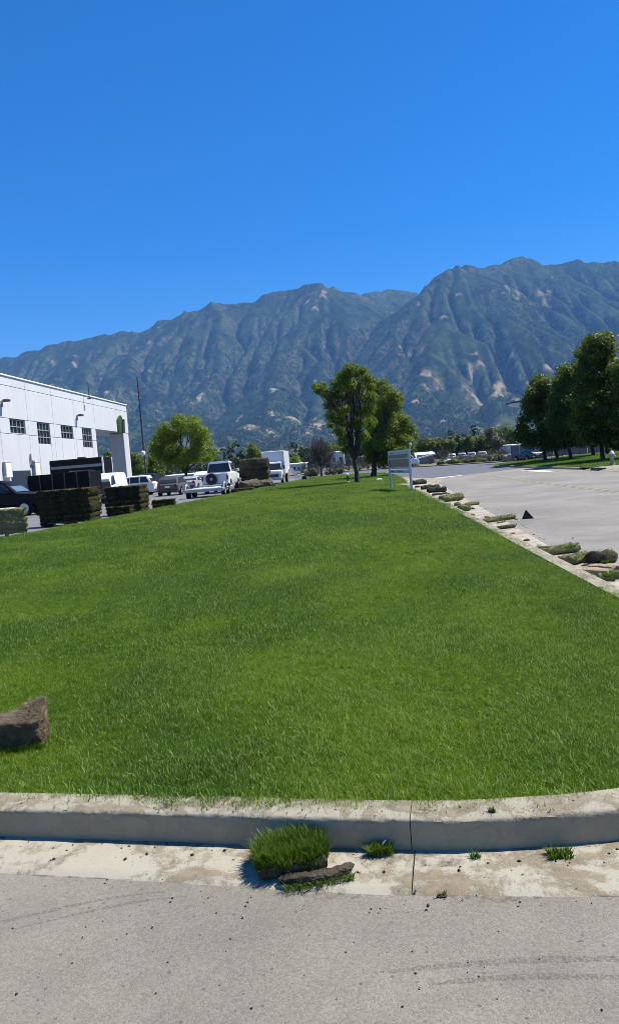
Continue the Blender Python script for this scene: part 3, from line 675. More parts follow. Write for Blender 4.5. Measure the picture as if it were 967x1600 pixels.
M_RED = plain('red_lens', (.35, .015, .012), (.25, .01, .01), 5, .25)
M_LENS = plain('clear_lens', (.6, .62, .62), (.45, .47, .48), 8, .15)
XW = -26.0
def wall_pt(px, py):
    d = ray(px, py); return np.array([0, 0, CAM_H]) + d * (XW / d[0])
bld = thing('warehouse', 'long white tilt-up warehouse with small dark gridded windows at the left', 'building', (XW, 46, 0))
def BL(p): return (p[0] - XW, p[1] - 46, p[2])
zt = float(np.mean([wall_pt(2, 586)[2], wall_pt(195, 633)[2]]))
zp = float(np.mean([wall_pt(2, 599)[2], wall_pt(195, 644)[2]])); zb1 = float(np.mean([wall_pt(2, 649)[2], wall_pt(150, 673)[2]])); zb2 = float(np.mean([wall_pt(2, 676)[2], wall_pt(150, 689)[2]]))
yj = [36, 41, 46, 51] + [wall_pt(p, 700)[1] for p in (4, 48.5, 88, 121, 152.5)] + [wall_pt(183, 660)[1], wall_pt(198, 640)[1]]
y_end = yj[-1]; y_op = yj[-3]
wins = []
for (x0, x1, ya, yb) in ((15.2, 41.5, 652.5, 678.5), (58, 81, 659, 695), (95.3, 116, 665, 686.5), (128.4, 146, 669.5, 700)):
    a = wall_pt(x0, ya); b = wall_pt(x1, yb); c = wall_pt(x0, yb - (x1 - x0) * .1); wins.append((a[1], b[1], (b[2] + c[2]) / 2, zb1 - .05))
GAP = .035
def panel(y0, y1, z0, z1, depth=.3, name='wall_panel', mat=None):
    return obj(name, MB().box((-depth / 2, (y0 + y1) / 2 - 46, (z0 + z1) / 2), (depth, y1 - y0 - GAP, z1 - z0 - GAP), .02), mat or M_WALL, bld)
for i in range(len(yj) - 1):
    y0, y1 = yj[i], yj[i + 1]; canopy = i >= len(yj) - 3
    panel(y0, y1, zp, zt); panel(y0, y1, zb1, zp)
    if canopy: continue
    for z0, z1 in ((zb2, zb1), (0, zb2)):                          # cut the panels round the window openings
        segs = [(y0, y1, z0, z1)]
        for (a, b, wz0, wz1) in wins:
            if b <= y0 or a >= y1 or wz0 >= z1 or wz1 <= z0: continue
            new = []
            for s in segs:
                if s[1] <= a or s[0] >= b: new.append(s); continue
                if a > s[0]: new.append((s[0], a, s[2], s[3]))
                if b < s[1]: new.append((b, s[1], s[2], s[3]))
                lo, hi = max(wz0, s[2]), min(wz1, s[3])
                if lo > s[2] + .05: new.append((max(a, s[0]), min(b, s[1]), s[2], lo))
                if hi < s[3] - .05: new.append((max(a, s[0]), min(b, s[1]), hi, s[3]))
            segs = new
        for s in segs: panel(*s)
obj('core', MB().box((-12.2, (36 + y_op - .3) / 2 - 46, zt / 2 - .2), (23.7, y_op - .3 - 36, zt - .4), 0), plain('joint_shadow_gap', (.35, .36, .37)), bld)
obj('end_wall', MB().box((-12.2, y_op - .13 - 46, zb1 / 2), (23.9, .2, zb1), .02), M_WALL, bld)
cop = MB().box((-.12, (36 + y_end) / 2 - 46, zt + .05), (.42, y_end - 36 + .1, .12), .02)
obj('coping', cop, M_TRIM, bld)
cw = wall_pt(180, 700)
obj('soffit', MB().box((-4.2, (y_op + y_end) / 2 - 46, zb1 + .12), (7.6, y_end - y_op - .3, .18), .02), M_WALL, bld)
obj('roof', MB().box((-4.2, (y_op + y_end) / 2 - 46, zt - .5), (7.6, y_end - y_op - .3, .2), .02), M_WALL, bld)
obj('return_wall', MB().box((-4.2, y_end - .16 - 46, (zb1 + zt) / 2), (7.7, .28, zt - zb1 - .05), .02), M_WALL, bld)
obj('column', MB().box((-.84, y_end - 1.0 - 46, zb1 / 2), (1.62, 1.9, zb1 - .04), .03), M_WALL, bld)
for (a, b, z0, z1) in wins:
    w = obj('window', MB().box((-.19, (a + b) / 2 - 46, (z0 + z1) / 2), (.04, b - a - .02, z1 - z0 - .02)), M_GLASS, bld)
    nr = 3 if z1 - z0 > 1.75 else 2
    for k in range(5): obj('mullion', MB().box((-.13, a + (b - a) * k / 4 - 46, (z0 + z1) / 2), (.07, .07, z1 - z0 - .02)), M_GREYF, w)
    for k in range(nr + 1): obj('glazing_bar', MB().box((-.12, (a + b) / 2 - 46, z0 + (z1 - z0) * k / nr), (.072, b - a - .03, .07)), M_GREYF, w)
def fixture(px, py, label):
    p = wall_pt(px, py); t = thing('wall_light', label, 'wall light', (p[0], p[1], p[2]), 0, 'lamps on the warehouse wall')
    obj('bracket', MB().box((.06, 0, -.05), (.1, .16, .5), .02).tube([(.1, 0, .1), (.35, 0, .18)], .05, 8), M_GREYF, t)
    obj('lamp_head', MB().box((.42, 0, .17), (.5, .42, .2), .06), M_DARK, t)
fixture(120, 652, 'dark floodlight high between the third and fourth warehouse windows')
fixture(2.5, 630, 'dark floodlight above the first warehouse window at the picture edge')
for px, py, lb in ((10, 735, 'white door-high cabinet with thin dark edge under the first warehouse window'), (55.5, 734, 'small white wall box with a dark edge beside the black cargo trailer')):
    p = wall_pt(px, py); t = thing('wall_cabinet', lb, 'cabinet', (p[0], p[1], p[2]))
    obj('door', MB().box((.14, 0, 0), (.25, .95, 1.1), .03), M_TRIM, t)
    [obj('edge_guard', MB().box(c_, s_), M_GREYF, t) for c_, s_ in (((.10, -.52, .05), (.3, .05, .9)), ((.10, .52, .05), (.3, .05, .9)), ((.1, 0, .58), (.3, .98, .05)))]
p = wall_pt(48, 719); t = thing('gas_meter', 'small grey pipe meter on the white wall below the second window', 'meter', p)
obj('pipe', MB().tube([(.1, -.1, .5), (.1, -.1, -.3), (.1, .12, -.4)], .07, 8), M_GREYF, t); obj('dial', MB().box((.16, .2, -.12), (.22, .3, .3), .08), M_GREYF, t)
p = wall_pt(34, 748); tag(obj('dock_opening', MB().box((p[0] + .04, p[1], 1.6), (.05, 3.4, 2.6), .02), plain('blue_dark_door', (.02, .035, .06))), 'dark bluish loading door low in the white wall behind the black pickup', 'door')
# two-lobed green emblem on the parapet corner
p0 = wall_pt(185.5, 676); em = thing('wall_emblem', 'dark green emblem of two upright lobes on the warehouse corner', 'emblem', p0)
sc_ = lambda px, py: (float(wall_pt(px, py)[1] - p0[1]), float(wall_pt(px, py)[2] - p0[2]))
for pts, mt in (([(184.5, 676), (182.4, 656), (184.5, 651), (186.5, 649), (189, 652), (188.5, 664), (189, 676)], plain('emblem_green', (.04, .075, .012), (.025, .045, .01), 1.2, .5)),
                ([(190.4, 676.6), (190, 656.5), (191.2, 654.7), (193, 656), (193.7, 677)], plain('emblem_dark', (.015, .022, .01), (.02, .03, .012), 2, .5))):
    q = [sc_(*a) for a in pts]; obj('lobe', MB().slab([(.01, y, z) for y, z in q], (.16, 0, 0)), mt, em)
p = A(140.5, 626, 74); ah = A(140, 598, 74)[2] - zt + .42; an = MB().tube([(0, 0, 0), (0, 0, ah)], .045, 6).box((0, 0, .05), (.3, .3, .1)); o = obj('antenna_mast', an, M_DARK)
o.location = (p[0], p[1], zt - .42); tag(o, 'thin dark antenna mast standing on the warehouse roof', 'antenna')

# ------------------------------------------------------------------ pole
pb = A(228.5, 740, 98); ptop = A(219, 588, 98); t = thing('utility_pole', 'tall thin dark pole rising beside the bright green tree', 'pole', (pb[0], pb[1], 0))
hgt = ptop[2]
obj('shaft', MB().tube([(0, 0, 0), (0, 0, hgt * .5), (0, 0, hgt)], [.13, .11, .075], 8), plain('pole_wood', (.07, .065, .065), (.045, .045, .05), 2, .8), t)
for q_ in (.8, .7, .62): obj('step_peg', MB().box((0, 0, hgt * q_), (.5, .06, .06)), M_DARK, t)
pl = A(224.5, 708, 98); obj('lamp_globe', MB().lathe([(.02, -.35), (.3, -.2), (.34, 0), (.25, .22), (.02, .32)], 10, (pl[0] - pb[0], -.25, pl[2])), M_TRIM, t)

# ------------------------------------------------------------------ sod
def lump(size, cuts, amp, freq, seed, rnd=.25, fn=None):
    bm = bmesh.new(); bmesh.ops.create_cube(bm, size=2); bmesh.ops.subdivide_edges(bm, edges=bm.edges, cuts=cuts, use_grid_fill=True)
    hx, hy, hz = size[0] / 2, size[1] / 2, size[2] / 2
    for v in bm.verts:
        c = v.co; s_ = Vector(c).normalized() * max(abs(c.x), abs(c.y), abs(c.z)); c = c.lerp(s_ * 1.12, rnd)
        p = Vector((c.x * hx, c.y * hy, c.z * hz)); q = p * freq + Vector((seed * 3.7, seed * 1.3, seed))
        p += mnoise.noise_vector(q) * amp + mnoise.noise_vector(q * 3.1) * amp * .5
        v.co = fn(p) if fn else p
    mb = MB(); mb.v = [tuple(v.co) for v in bm.verts]; bm.verts.index_update(); mb.f = [tuple(v.index for v in f.verts) for f in bm.faces]; bm.free(); return mb
def fringe(parent, pts, h, w, lean, mat, seed, name='grass_fringe'):
    V, F = blades(np.asarray(pts), np.random.default_rng(seed).uniform(h * .5, h * 1.2, len(pts)), w, np.abs(np.random.default_rng(seed + 1).normal(lean, .3, len(pts))), seed=seed)
    o = npmesh(name, V, F, mat, parent); o['kind'] = 'stuff'; return o
def sod_stack(label, px0, px1, pyb, pyt, Y, depth, layers, rz=0.0, mat=None, seed=0, pallet=True, group='stacks of cut sod along the lawn'):
    a = A(px0, pyb, Y); b = A(px1, pyb, Y); w = float(np.linalg.norm(b[:2] - a[:2])); top = A((px0 + px1) / 2, pyt, Y)[2]
    bot = .01; c = (a + b) / 2
    t = thing('sod_stack', label, 'sod stack', (c[0], c[1] + depth / 2, bot), rz, group); r = np.random.default_rng(seed); z = 0.0
    if pallet:
        for k in range(5): obj('pallet_board', MB().box((0, -depth / 2 + depth * (k + .5) / 5, .12), (w * .96, depth / 6.5, .03), .005), plain('pallet_wood', (.2, .15, .09), (.12, .09, .055), 4, .9), t)
        for k in range(3): obj('pallet_runner', MB().box((-w * .44 + w * .44 * k, 0, .055), (.09, depth * .96, .1), .005), MATS['pallet_wood'], t)
        z = .13
    lh = (top - bot - z) / layers; hk = r.uniform(.7, 1.35, layers); hk = hk / hk.sum() * (top - bot - z); zk = z + np.r_[0, np.cumsum(hk)]
    for k in range(layers):
        ww = w * r.uniform(.93, 1.02); dd = depth * r.uniform(.93, 1.02)
        o = obj('sod_layer', lump((ww, dd, float(hk[k]) + .06), 10, .05 if seed != 4 else .16, 8 if seed != 4 else 3.2, seed * 7 + k, .05 if seed != 4 else .4), mat or M_SOILBK, t, 9)
        o.location = (r.normal(0, .02), r.normal(0, .02), float(zk[k] + hk[k] / 2)); o.rotation_euler = (0, 0, r.normal(0, .02))
    n = int(3400 * w); e = r.uniform(0, 1, n); zz = z + lh * np.clip(np.round(r.uniform(0, layers, n)) + r.normal(0, .12, n), 0.1, layers)
    side = r.uniform(0, 1, n); x = np.where(side < .55, w / 2 * .985, (e - .5) * w); y = np.where(side < .55, (e - .5) * depth, np.where(side < .68, -depth / 2 * .985, (r.uniform(0, 1, n) - .5) * depth)); zz = np.where(side >= .68, z + lh * layers - .02, zz)  # tan blades crowd the +X side, standing in for its sunlit tone
    fringe(t, np.stack([x, y, zz], 1), .07, .014, 1.0, M_DRYBL, seed + 11); return t
sod_stack('pale sod stack at the left picture edge beside the grey paving', -28, 31, 838, 799, 23.4, .9, 4, R(28), M_SODSIDE, seed=1)  # paler material carries the sunlit tone of this stack
sod_stack('largest sod stack, waist-high block in front of the black dump trailer', 62, 145, 833, 766, 27.5, 1.25, 6, 0, seed=2)
sod_stack('medium sod stack hiding the lower half of the white wagon', 166, 223, 806, 761, 32.6, 1.3, 5, 0, seed=3)
sod_stack('tall ragged sod heap with dark hollows between white pickup and box truck', 376, 421, 772, 717, 62, 1.5, 3, R(8), M_SOILDK, seed=4)
sod_stack('low sod stack behind the trailer wheel, longest of the low row', 357, 396, 779, 764, 54, 1.0, 2, 0, seed=5, pallet=False)
sod_stack('low sod stack right in front of the tall ragged heap', 396, 411, 774, 759, 60, 1.0, 2, 0, seed=6, pallet=False)
sod_stack('low sod stack right in front of the box truck bumper', 411, 424, 768, 756, 65, 1.0, 2, 0, seed=8, pallet=False)
sod_stack('small low sod roll pile in front of the medium sod stack', 169, 205, 815, 793, 30.9, .6, 2, 0, seed=9, pallet=False)
sod_stack('small low sod pile right of the medium sod stack by the paving', 238, 272, 803, 782, 36.5, .8, 2, R(10), seed=10, pallet=False)
mound = lump((3.0, 1.4, .9), 12, .22, 2.6, 5, .8); o = obj('soil_mound', mound, plain('mound_soil', (.07, .056, .04), (.115, .094, .068), 3, .95, 0, .8, 12), None, 9)
c = A(398, 770, 61); o.location = (c[0] + .1, 60.9, .22); tag(o, 'brown soil mound at the foot of the tall ragged sod heap', 'soil mound')
def sod_roll(label, p0, p1, r_, seed, mat=None, green=.5, ends=True, group=None, flat=.66, cat='sod roll', name='sod_roll'):
    p0 = np.array(p0, float); p1 = np.array(p1, float); L = float(np.linalg.norm((p1 - p0)[:2])); c = (p0 + p1) / 2
    ang = math.atan2(p1[1] - p0[1], p1[0] - p0[0]); t = thing(name, label, cat, (c[0], c[1], p0[2]), ang, group)
    n = 18; m = max(8, int(L / .035)); V = []; rr = np.random.default_rng(seed)
    for i in range(m + 1):
        x = -L / 2 + L * i / m; k = 1 - .25 * abs(2 * i / m - 1) ** 6
        for j in range(n):
            a = 2 * math.pi * j / n; q = Vector((x * 6, math.cos(a) * 1.4 + seed * 5, math.sin(a) * 1.4)); f = k * (1 + .42 * mnoise.noise(q) + .28 * mnoise.noise(q * 2.7) + .18 * mnoise.noise(q * 6.1))
            V.append((x, math.cos(a) * r_ * f, max(r_ * flat + math.sin(a) * r_ * flat * f, -.002)))
    mb = MB(); mb.add(V, [(i * n + j, i * n + (j + 1) % n, (i + 1) * n + (j + 1) % n, (i + 1) * n + j) for i in range(m) for j in range(n)] + [tuple(range(n)), tuple(m * n + j for j in range(n))])
    obj('rolled_turf', mb, mat or M_SOIL, t, 9)
    if ends:
        for sg in (-1, 1):
            sp = MB()
            th = np.linspace(.5, 4.5 * math.pi, 30); rad = r_ * .78 * th / th[-1]
            sp.tube([(sg * (L / 2 + .004), math.cos(q) * d, r_ * flat + math.sin(q) * d * flat) for q, d in zip(th, rad)], r_ * .045, 5)
            obj('spiral_edge', sp, M_SOILDK, t)
    if green > 0:
        k = int(260 * green * max(L, .3) * (1 + r_ * 4)); x = (rr.uniform(0, 1, k) ** .8 - .5) * L; a = rr.uniform(.15, .95, k) * math.pi
        fringe(t, np.stack([x, np.cos(a) * r_ * .95, r_ * flat + np.sin(a) * r_ * flat * .93], 1), .03 + r_ * .16, .006 + r_ * .03, 1.1, M_BLADE1, seed + 3)
    return t
GS = 'sod pieces dropped along the road gutter'
def roll_px(label, x0, x1, y0, y1, r_, seed, **kw): return sod_roll(label, G(x0, y0), G(x1, y1), r_, seed, group=GS, **kw)
roll_px('farthest dark sod roll with a lump on top, beside the sign post', 644, 664, 758, 756, .20, 1, mat=M_SOILDK, green=.2)
roll_px('short dark sod roll second from the sign post', 658, 676, 765.5, 764, .15, 2, mat=M_SOILDK, green=.15)
roll_px('small round sod lump at the right end of the short dark roll', 677, 686, 764, 763.5, .15, 3, mat=M_SOILDK, green=.2, ends=False)
roll_px('long dark green sod roll with round end, third from the sign', 667, 697, 770.5, 768.5, .17, 4, mat=M_SOILDK, green=.5)
roll_px('thin dark scrap of sod just below the long dark green roll', 676, 686, 775, 773.5, .07, 5, mat=M_SOILDK, green=.2, ends=False)
roll_px('thin bent scrap of sod near the long dark roll end', 688, 697, 773.5, 771.5, .06, 6, mat=M_SOILDK, green=.1, ends=False)
roll_px('lumpy olive sod clump, the widest of the far gutter pieces', 689, 720, 785.5, 781, .17, 7, mat=M_SODSIDE, green=.8, ends=False)
roll_px('thin tufted sod strip lying out toward the road', 727, 747, 791, 788.5, .07, 8, mat=M_SODSIDE, green=.7, ends=False)
roll_px('rounded green sod clump against the kerb beside the tufted strip', 717, 733, 800, 798, .13, 9, mat=M_SODSIDE, green=1.0, ends=False)
roll_px('tiny green sod tuft up the kerb from the rounded clump', 711, 717, 791, 790, .07, 10, mat=M_SODSIDE, green=1.0, ends=False)
roll_px('long pale olive sod strip with stray tufts beside the black wedge', 756, 803, 818, 810.5, .075, 11, mat=M_SODSIDE, green=1.0, ends=False)
roll_px('dark bare sod strip below the pale olive strip', 775, 804, 828.5, 825, .06, 12, mat=M_SOILDK, green=.1, ends=False)
roll_px('small curled sod scrap between pale strip and dark strip', 777, 789, 818.5, 816, .03, 18, mat=M_SODSIDE, green=.4, ends=False)
roll_px('dark crumbled sod scrap against the kerb above the green roll', 826, 858, 860.5, 857.5, .035, 13, mat=M_SOILDK, green=.1, ends=False)
roll_px('bright green sod roll with a pale end near the big dark roll', 845, 903, 870, 861.5, .085, 14, mat=M_SODSIDE, green=1.6, ends=True)
roll_px('grey soil side scrap between green roll and kerb', 872, 886, 876, 873, .04, 15, mat=M_SOIL, green=.2, ends=False)
roll_px('mossy green sod clump beside the big dark sod roll', 889, 913, 884, 876, .085, 16, mat=M_SODSIDE, green=1.5, ends=False)
roll_px('biggest dark sod roll with a mossy stripe, out in the road', 921, 958, 884, 879, .125, 17, mat=M_SOILDK, green=.25)
# the loose, smaller torn pieces between the named rolls
r_s = np.random.default_rng(91)
where_ = ['below the sign post', 'by the farthest roll', 'beside the long dark green roll', 'above the olive clump', 'just below the olive clump', 'between olive clump and tufted strip', 'beside the rounded green clump', 'below the rounded green clump', 'above the pale olive strip', 'at the kerb end of the pale strip', 'left of the black wedge', 'below the dark bare strip', 'in the gutter halfway to the green roll', 'above the green roll', 'at the pale end of the green roll', 'between the mossy clump and the big roll']
for i, (px, py, w_) in enumerate([(652, 762, 8), (668, 761, 7), (700, 773, 7), (688, 779, 9), (716, 783, 6), (708, 795, 8), (738, 796, 7), (738, 806, 9), (760, 809, 8), (752, 815, 7), (806, 812, 6), (800, 835, 8), (822, 846, 9), (842, 853, 8), (846, 872, 7), (916, 880, 9)]):
    Y_ = G(px, py)[1]; L_ = w_ * Y_ / 1200
    c_ = G(px, py); o = obj('sod_scrap', lump((L_, L_ * r_s.uniform(.4, .8), L_ * r_s.uniform(.25, .5)), 5, L_ * .12, 3 / L_, i + 40, .35), (M_SOILDK, M_SODSIDE, M_SOIL)[i % 3], None, 9)
    o.location = (c_[0], c_[1], L_ * .12); o.rotation_euler = (r_s.normal(0, .2), r_s.normal(0, .2), r_s.uniform(0, 3)); tag(o, ('dark', 'olive', 'brown')[i % 3] + ' torn scrap of sod ' + where_[i], 'sod scrap', GS)
def sod_slab(label, px, py, L, W_, th, yaw, seed, tilt=(0, 0), mat=None, green=0, z0=0.0):
    c = G(px, py); t = thing('sod_slab', label, 'sod slab', (c[0], c[1], z0), yaw, GS)
    o = obj('turf', lump((L, W_, th), 7, .012, 14, seed, .12), mat or M_SOIL, t, 9); o.location = (0, 0, th / 2 + abs(tilt[0]) * W_ * .3); o.rotation_euler = (tilt[0], tilt[1], 0)
    if green:
        r = np.random.default_rng(seed); n = int(green * 260); fringe(t, np.stack([r.uniform(-.5, .5, n) * L, r.uniform(-.5, .5, n) * W_, np.full(n, th * .9)], 1), .06, .006, .8, M_BLADE1, seed)
M_SODPALE = plain('sod_pale', (.36, .30, .215), (.27, .215, .15), 9, .95, 0, .9, 40, .1)
sod_slab('pale broken sod slab nearest the kerb, at the right edge', 927, 897, .42, .13, .06, R(-52), 21, (.1, 0), M_SODPALE)
sod_slab('pale sod slab lying behind the kerbside one', 938, 890, .34, .10, .05, R(-48), 22, (.1, 0), M_SODPALE)
sod_slab('narrow pale sod slab pointing at the kerb', 954, 902, .30, .07, .06, R(70), 23, (0, .1), M_SODPALE)
sod_slab('pale sod slab under the mossy scrap by the big roll', 948, 887, .22, .10, .04, R(-40), 24, (0, 0), M_SODPALE)
sod_slab('green topped sod slab low among the pale broken slabs', 944, 908, .22, .14, .05, R(-20), 25, (0, 0), M_SODSIDE, 1.2)
sod_slab('green topped sod slab cut by the right picture edge', 968, 903, .24, .14, .06, R(20), 26, (0, 0), M_SODSIDE, 1.2)
sod_slab('pale sod slab cut by the right picture edge behind the green one', 966, 889, .32, .12, .05, R(-35), 27, (.1, 0), M_SODPALE)
sod_slab('small mossy scrap in front of the big dark roll', 945, 884, .14, .08, .03, R(10), 28, (0, 0), M_SODSIDE, 1.0)
c = G(823, 811); tri = MB(); h = .21
tri.add([(-.15, -.05, 0), (.19, -.02, 0), (.16, .14, 0), (-.12, .12, 0), (-.02, .03, h), (.0, .06, h * .97)], [(0, 3, 2, 1), (0, 1, 5, 4), (1, 2, 5), (2, 3, 4, 5), (3, 0, 4)])
o = obj('folded_sod', tri, M_BLACK, None, R(20)); o.location = (c[0], c[1], 0); o.scale = (.78, .78, .95); tag(o, 'black pointed wedge of folded sod standing in the road', 'folded sod')

# foreground sod clump, strip, slab on the lawn, weeds
def turf_clump(name, label, cat, loc, sx, sy, th, h, n, seed, mat=None, yaw=0.0, shape=None):
    t = thing(name, label, cat, loc, yaw); r = np.random.default_rng(seed)
    o = obj('soil_base', lump((sx, sy, th), 8, min(.012, th * .3), 16, seed, .3 if th > .02 else .8), M_SOILDK, t, 9); o.location = (0, 0, th * .48)
    x = r.uniform(-.5, .5, n) * sx * 1.02; y = r.uniform(-.5, .5, n) * sy * 1.02
    if shape is not None: k = shape(x / sx, y / sy); x, y = x[k], y[k]
    out = np.stack([x, y], 1); yawb = np.where(r.uniform(0, 1, len(x)) < .45, np.arctan2(out[:, 1], out[:, 0]) + r.normal(0, .6, len(x)), r.uniform(0, 6.28, len(x)))
    hh = r.uniform(h * .55, h * 1.12, len(x)) * (.75 + .5 * fbm(x * 14, y * 14, 3, seed)); le = np.clip(np.hypot(x / sx, y / sy) * .55 + r.normal(.2, .22, len(x)), 0, 1.1)
    zb_ = np.full(len(x), th * .75); rim = np.maximum(np.abs(x) / sx, np.abs(y) / sy) > .36
    zb_ = np.where(rim, r.uniform(.05, .85, len(x)) * th, zb_); x = np.where(rim, x * 1.07, x); y = np.where(rim, y * 1.07, y)
    V, F = blades(np.stack([x, y, zb_], 1), hh, .0042, le, yawb, seed); o = npmesh('grass_blades', V, F, mat or M_BLADE1, t); o['kind'] = 'stuff'; return t
cc = (G(395, 1375) + G(520, 1352)) / 2
turf_clump('sod_clump', 'thick bright green clump of sod lying across the front gutter', 'sod clump', (-.362, 2.80, .008), .255, .20, .06, .058, 8000, 5, None, R(14), lambda u, v: (np.abs(u) ** 3 + np.abs(v) ** 3 < .125))
t = thing('sod_strip', 'curled bare sod strip in front of the green clump', 'sod strip', (-.255, 2.685, .006), R(14))
def bend(p): return Vector((p.x, p.y + 1.3 * p.x * p.x - .012, p.z + .12 * max(p.x, 0) ** 1.5))
o = obj('rolled_turf', lump((.27, .045, .03), 18, .006, 45, 3, .5, bend), M_SOILDK, t, 9); o.location = (0, 0, .018)
r = np.random.default_rng(4); n = 420; fringe(t, np.stack([r.uniform(-.5, .5, n) * .26, r.uniform(-.055, -.012, n) + .9 * 0, np.full(n, .002)], 1), .028, .003, .9, M_BLADE1, 9)
g0 = G(594, 1334); turf_clump('weed_tuft', 'low green weed with a white scrap against the kerb face', 'weed', (g0[0], g0[1] - .022, .010), .085, .05, .014, .04, 420, 8)
sw = MB().slab([(0, 0, .022), (.012, .003, .034), (.020, .006, .046), (.006, .005, .036)], (.001, .004, 0)); o = obj('paper_scrap', sw, M_TRIM, None); o.location = (g0[0] + .005, g0[1] - .02, .014); tag(o, 'tiny white paper scrap stuck in the low weed by the kerb', 'paper scrap')
for (px, py, z, s_, n, sd_, lb) in ((742, 1337, .01, .03, 60, 31, 'sparse weed sprig at the kerb foot right of the joint'), (872, 1334, .01, .075, 240, 32, 'spreading weed tuft at the kerb foot near the right edge'),
                              (768, 1268, ZL + .004, .022, 50, 33, 'small weed sprig growing on the kerb top'), (690, 1399, .005, .03, 20, 34, 'thin yellow green sprig at the gutter joint')):
    g0 = G(px, py, z); turf_clump('weed_tuft', lb, 'weed', (g0[0], g0[1] - (.02 if z == .01 else 0), z - .004), s_, s_ * .6, .006, .035 if n > 55 else .022, n, sd_)
# folded slab on the lawn, soil side up
p = G(35, 1166, ZL); t = thing('sod_slab', 'folded sod slab lying soil side up on the lawn', 'sod slab', (-2.03, 3.97, ZL - .015), R(11))
def foldf(p):
    u = p.x / .46 + .5; v = p.y / .26 + .5; lift = .055 * max(0, (u - .6) / .4) ** 1.3 * max(0, v) ** 1.2 * .8 + .018 * math.sin(u * 9) * v
    return Vector((p.x + .012 * math.sin(v * 5), p.y + .03 * u * (v > .5), p.z + (p.z > -.05) * lift))
o = obj('turf', lump((.46, .26, .14), 22, .014, 24, 9, .02, foldf), plain('sod_back', (.070, .050, .030), (.160, .120, .078), 14, .95, 0, 1.0, 60, .05), t, 9); o.location = (0, 0, .085)
r = np.random.default_rng(14); n = 900; pts = np.stack([r.uniform(-.24, .25, n), np.full(n, -.135) + r.normal(0, .008, n), np.full(n, .0)], 1); fringe(t, pts, .05, .0045, .5, M_BLADE1, 15)
n = 3000; u = r.uniform(0, 1, n); v = r.uniform(0, 1, n); zz = .145 + .04 * np.clip((u - .45) / .55, 0, 1) ** 1.6 * v ** 1.2 + .02 * np.sin(u * 9) * v
fringe(t, np.stack([(u - .5) * .45, (v - .5) * .25 + .03 * u * (v > .5), zz], 1), .03, .0024, 1.7, M_ROOT, 17, 'root_fibres')

# crumbs of soil and grit on gutter and asphalt
def crumbs(name, xy, size, mat, label, z0=.0):
    r = np.random.default_rng(len(xy)); base = np.array([(1, 0, 0), (-1, 0, 0), (0, 1, 0), (0, -1, 0), (0, 0, 1), (0, 0, -1)], float)
    tri = np.array([(0, 2, 4), (2, 1, 4), (1, 3, 4), (3, 0, 4), (2, 0, 5), (1, 2, 5), (3, 1, 5), (0, 3, 5)]); n = len(xy)
    V = base[None] * r.uniform(.55, 1.3, (n, 6, 1)) * size[:, None, None] * np.array([1, 1, .7]); a = r.uniform(0, 6.28, n); c, s = np.cos(a)[:, None], np.sin(a)[:, None]
    V = np.stack([V[..., 0] * c - V[..., 1] * s, V[..., 0] * s + V[..., 1] * c, V[..., 2]], -1) + np.stack([xy[:, 0], xy[:, 1], z0 + size * .35], 1)[:, None]
    kind(npmesh(name, V.reshape(-1, 3), (np.arange(n)[:, None, None] * 6 + tri).reshape(-1, 3), mat), 'stuff', label)
n = 650; s0 = rng.uniform(s_joint - 2.4, s_joint + 1.9, n); ex = np.interp(s0, ed, ED[:, 0]); ey = np.interp(s0, ed, ED[:, 1]); nn = normals2(ED); nx = np.interp(s0, ed, nn[:, 0]); ny = np.interp(s0, ed, nn[:, 1])
off = .145 + .29 * np.clip(rng.exponential(.45, n), 0, 1.3)
crumbs('soil_crumbs', np.stack([ex + nx * off, ey + ny * off], 1), rng.exponential(.0022, n).clip(.0012, .009), M_SOILDK, 'dark soil crumbs strewn in the gutter', .010)
n = 420; x = rng.uniform(-2, 1.8, n); crumbs('grit', np.stack([x, rng.uniform(1.7, 2.62, n)], 1), rng.exponential(.0016, n).clip(.001, .006), M_SOILDK, 'grit and soil specks on the near asphalt')
n = 260; x = rng.uniform(-2, 1.8, n); crumbs('pale_grit', np.stack([x, rng.uniform(1.7, 2.9, n)], 1), rng.exponential(.0018, n).clip(.001, .005), M_KERB, 'pale concrete chips on the near asphalt', .004)
n = 900; y = 5.5 + 32 * rng.uniform(0, 1, n) ** 1.7; crumbs('gutter_crumbs', np.stack([2.72 + rng.exponential(.28, n) * (.5 + y / 20), y], 1), rng.exponential(.006, n).clip(.003, .022), M_SOILDK, 'soil crumbs and torn turf bits along the road gutter')
n = 300; s0 = rng.uniform(s_joint - 2.2, s_joint + 1.8, n); ex = np.interp(s0, ed, ED[:, 0]); ey = np.interp(s0, ed, ED[:, 1]); off = rng.uniform(.0, .115, n); nx = np.interp(s0, ed, nn[:, 0]); ny = np.interp(s0, ed, nn[:, 1])
crumbs('kerb_crumbs', np.stack([ex + nx * off, ey + ny * off], 1), rng.exponential(.002, n).clip(.001, .006), M_SOIL, 'soil crumbs on the kerb top', ZL + .003)

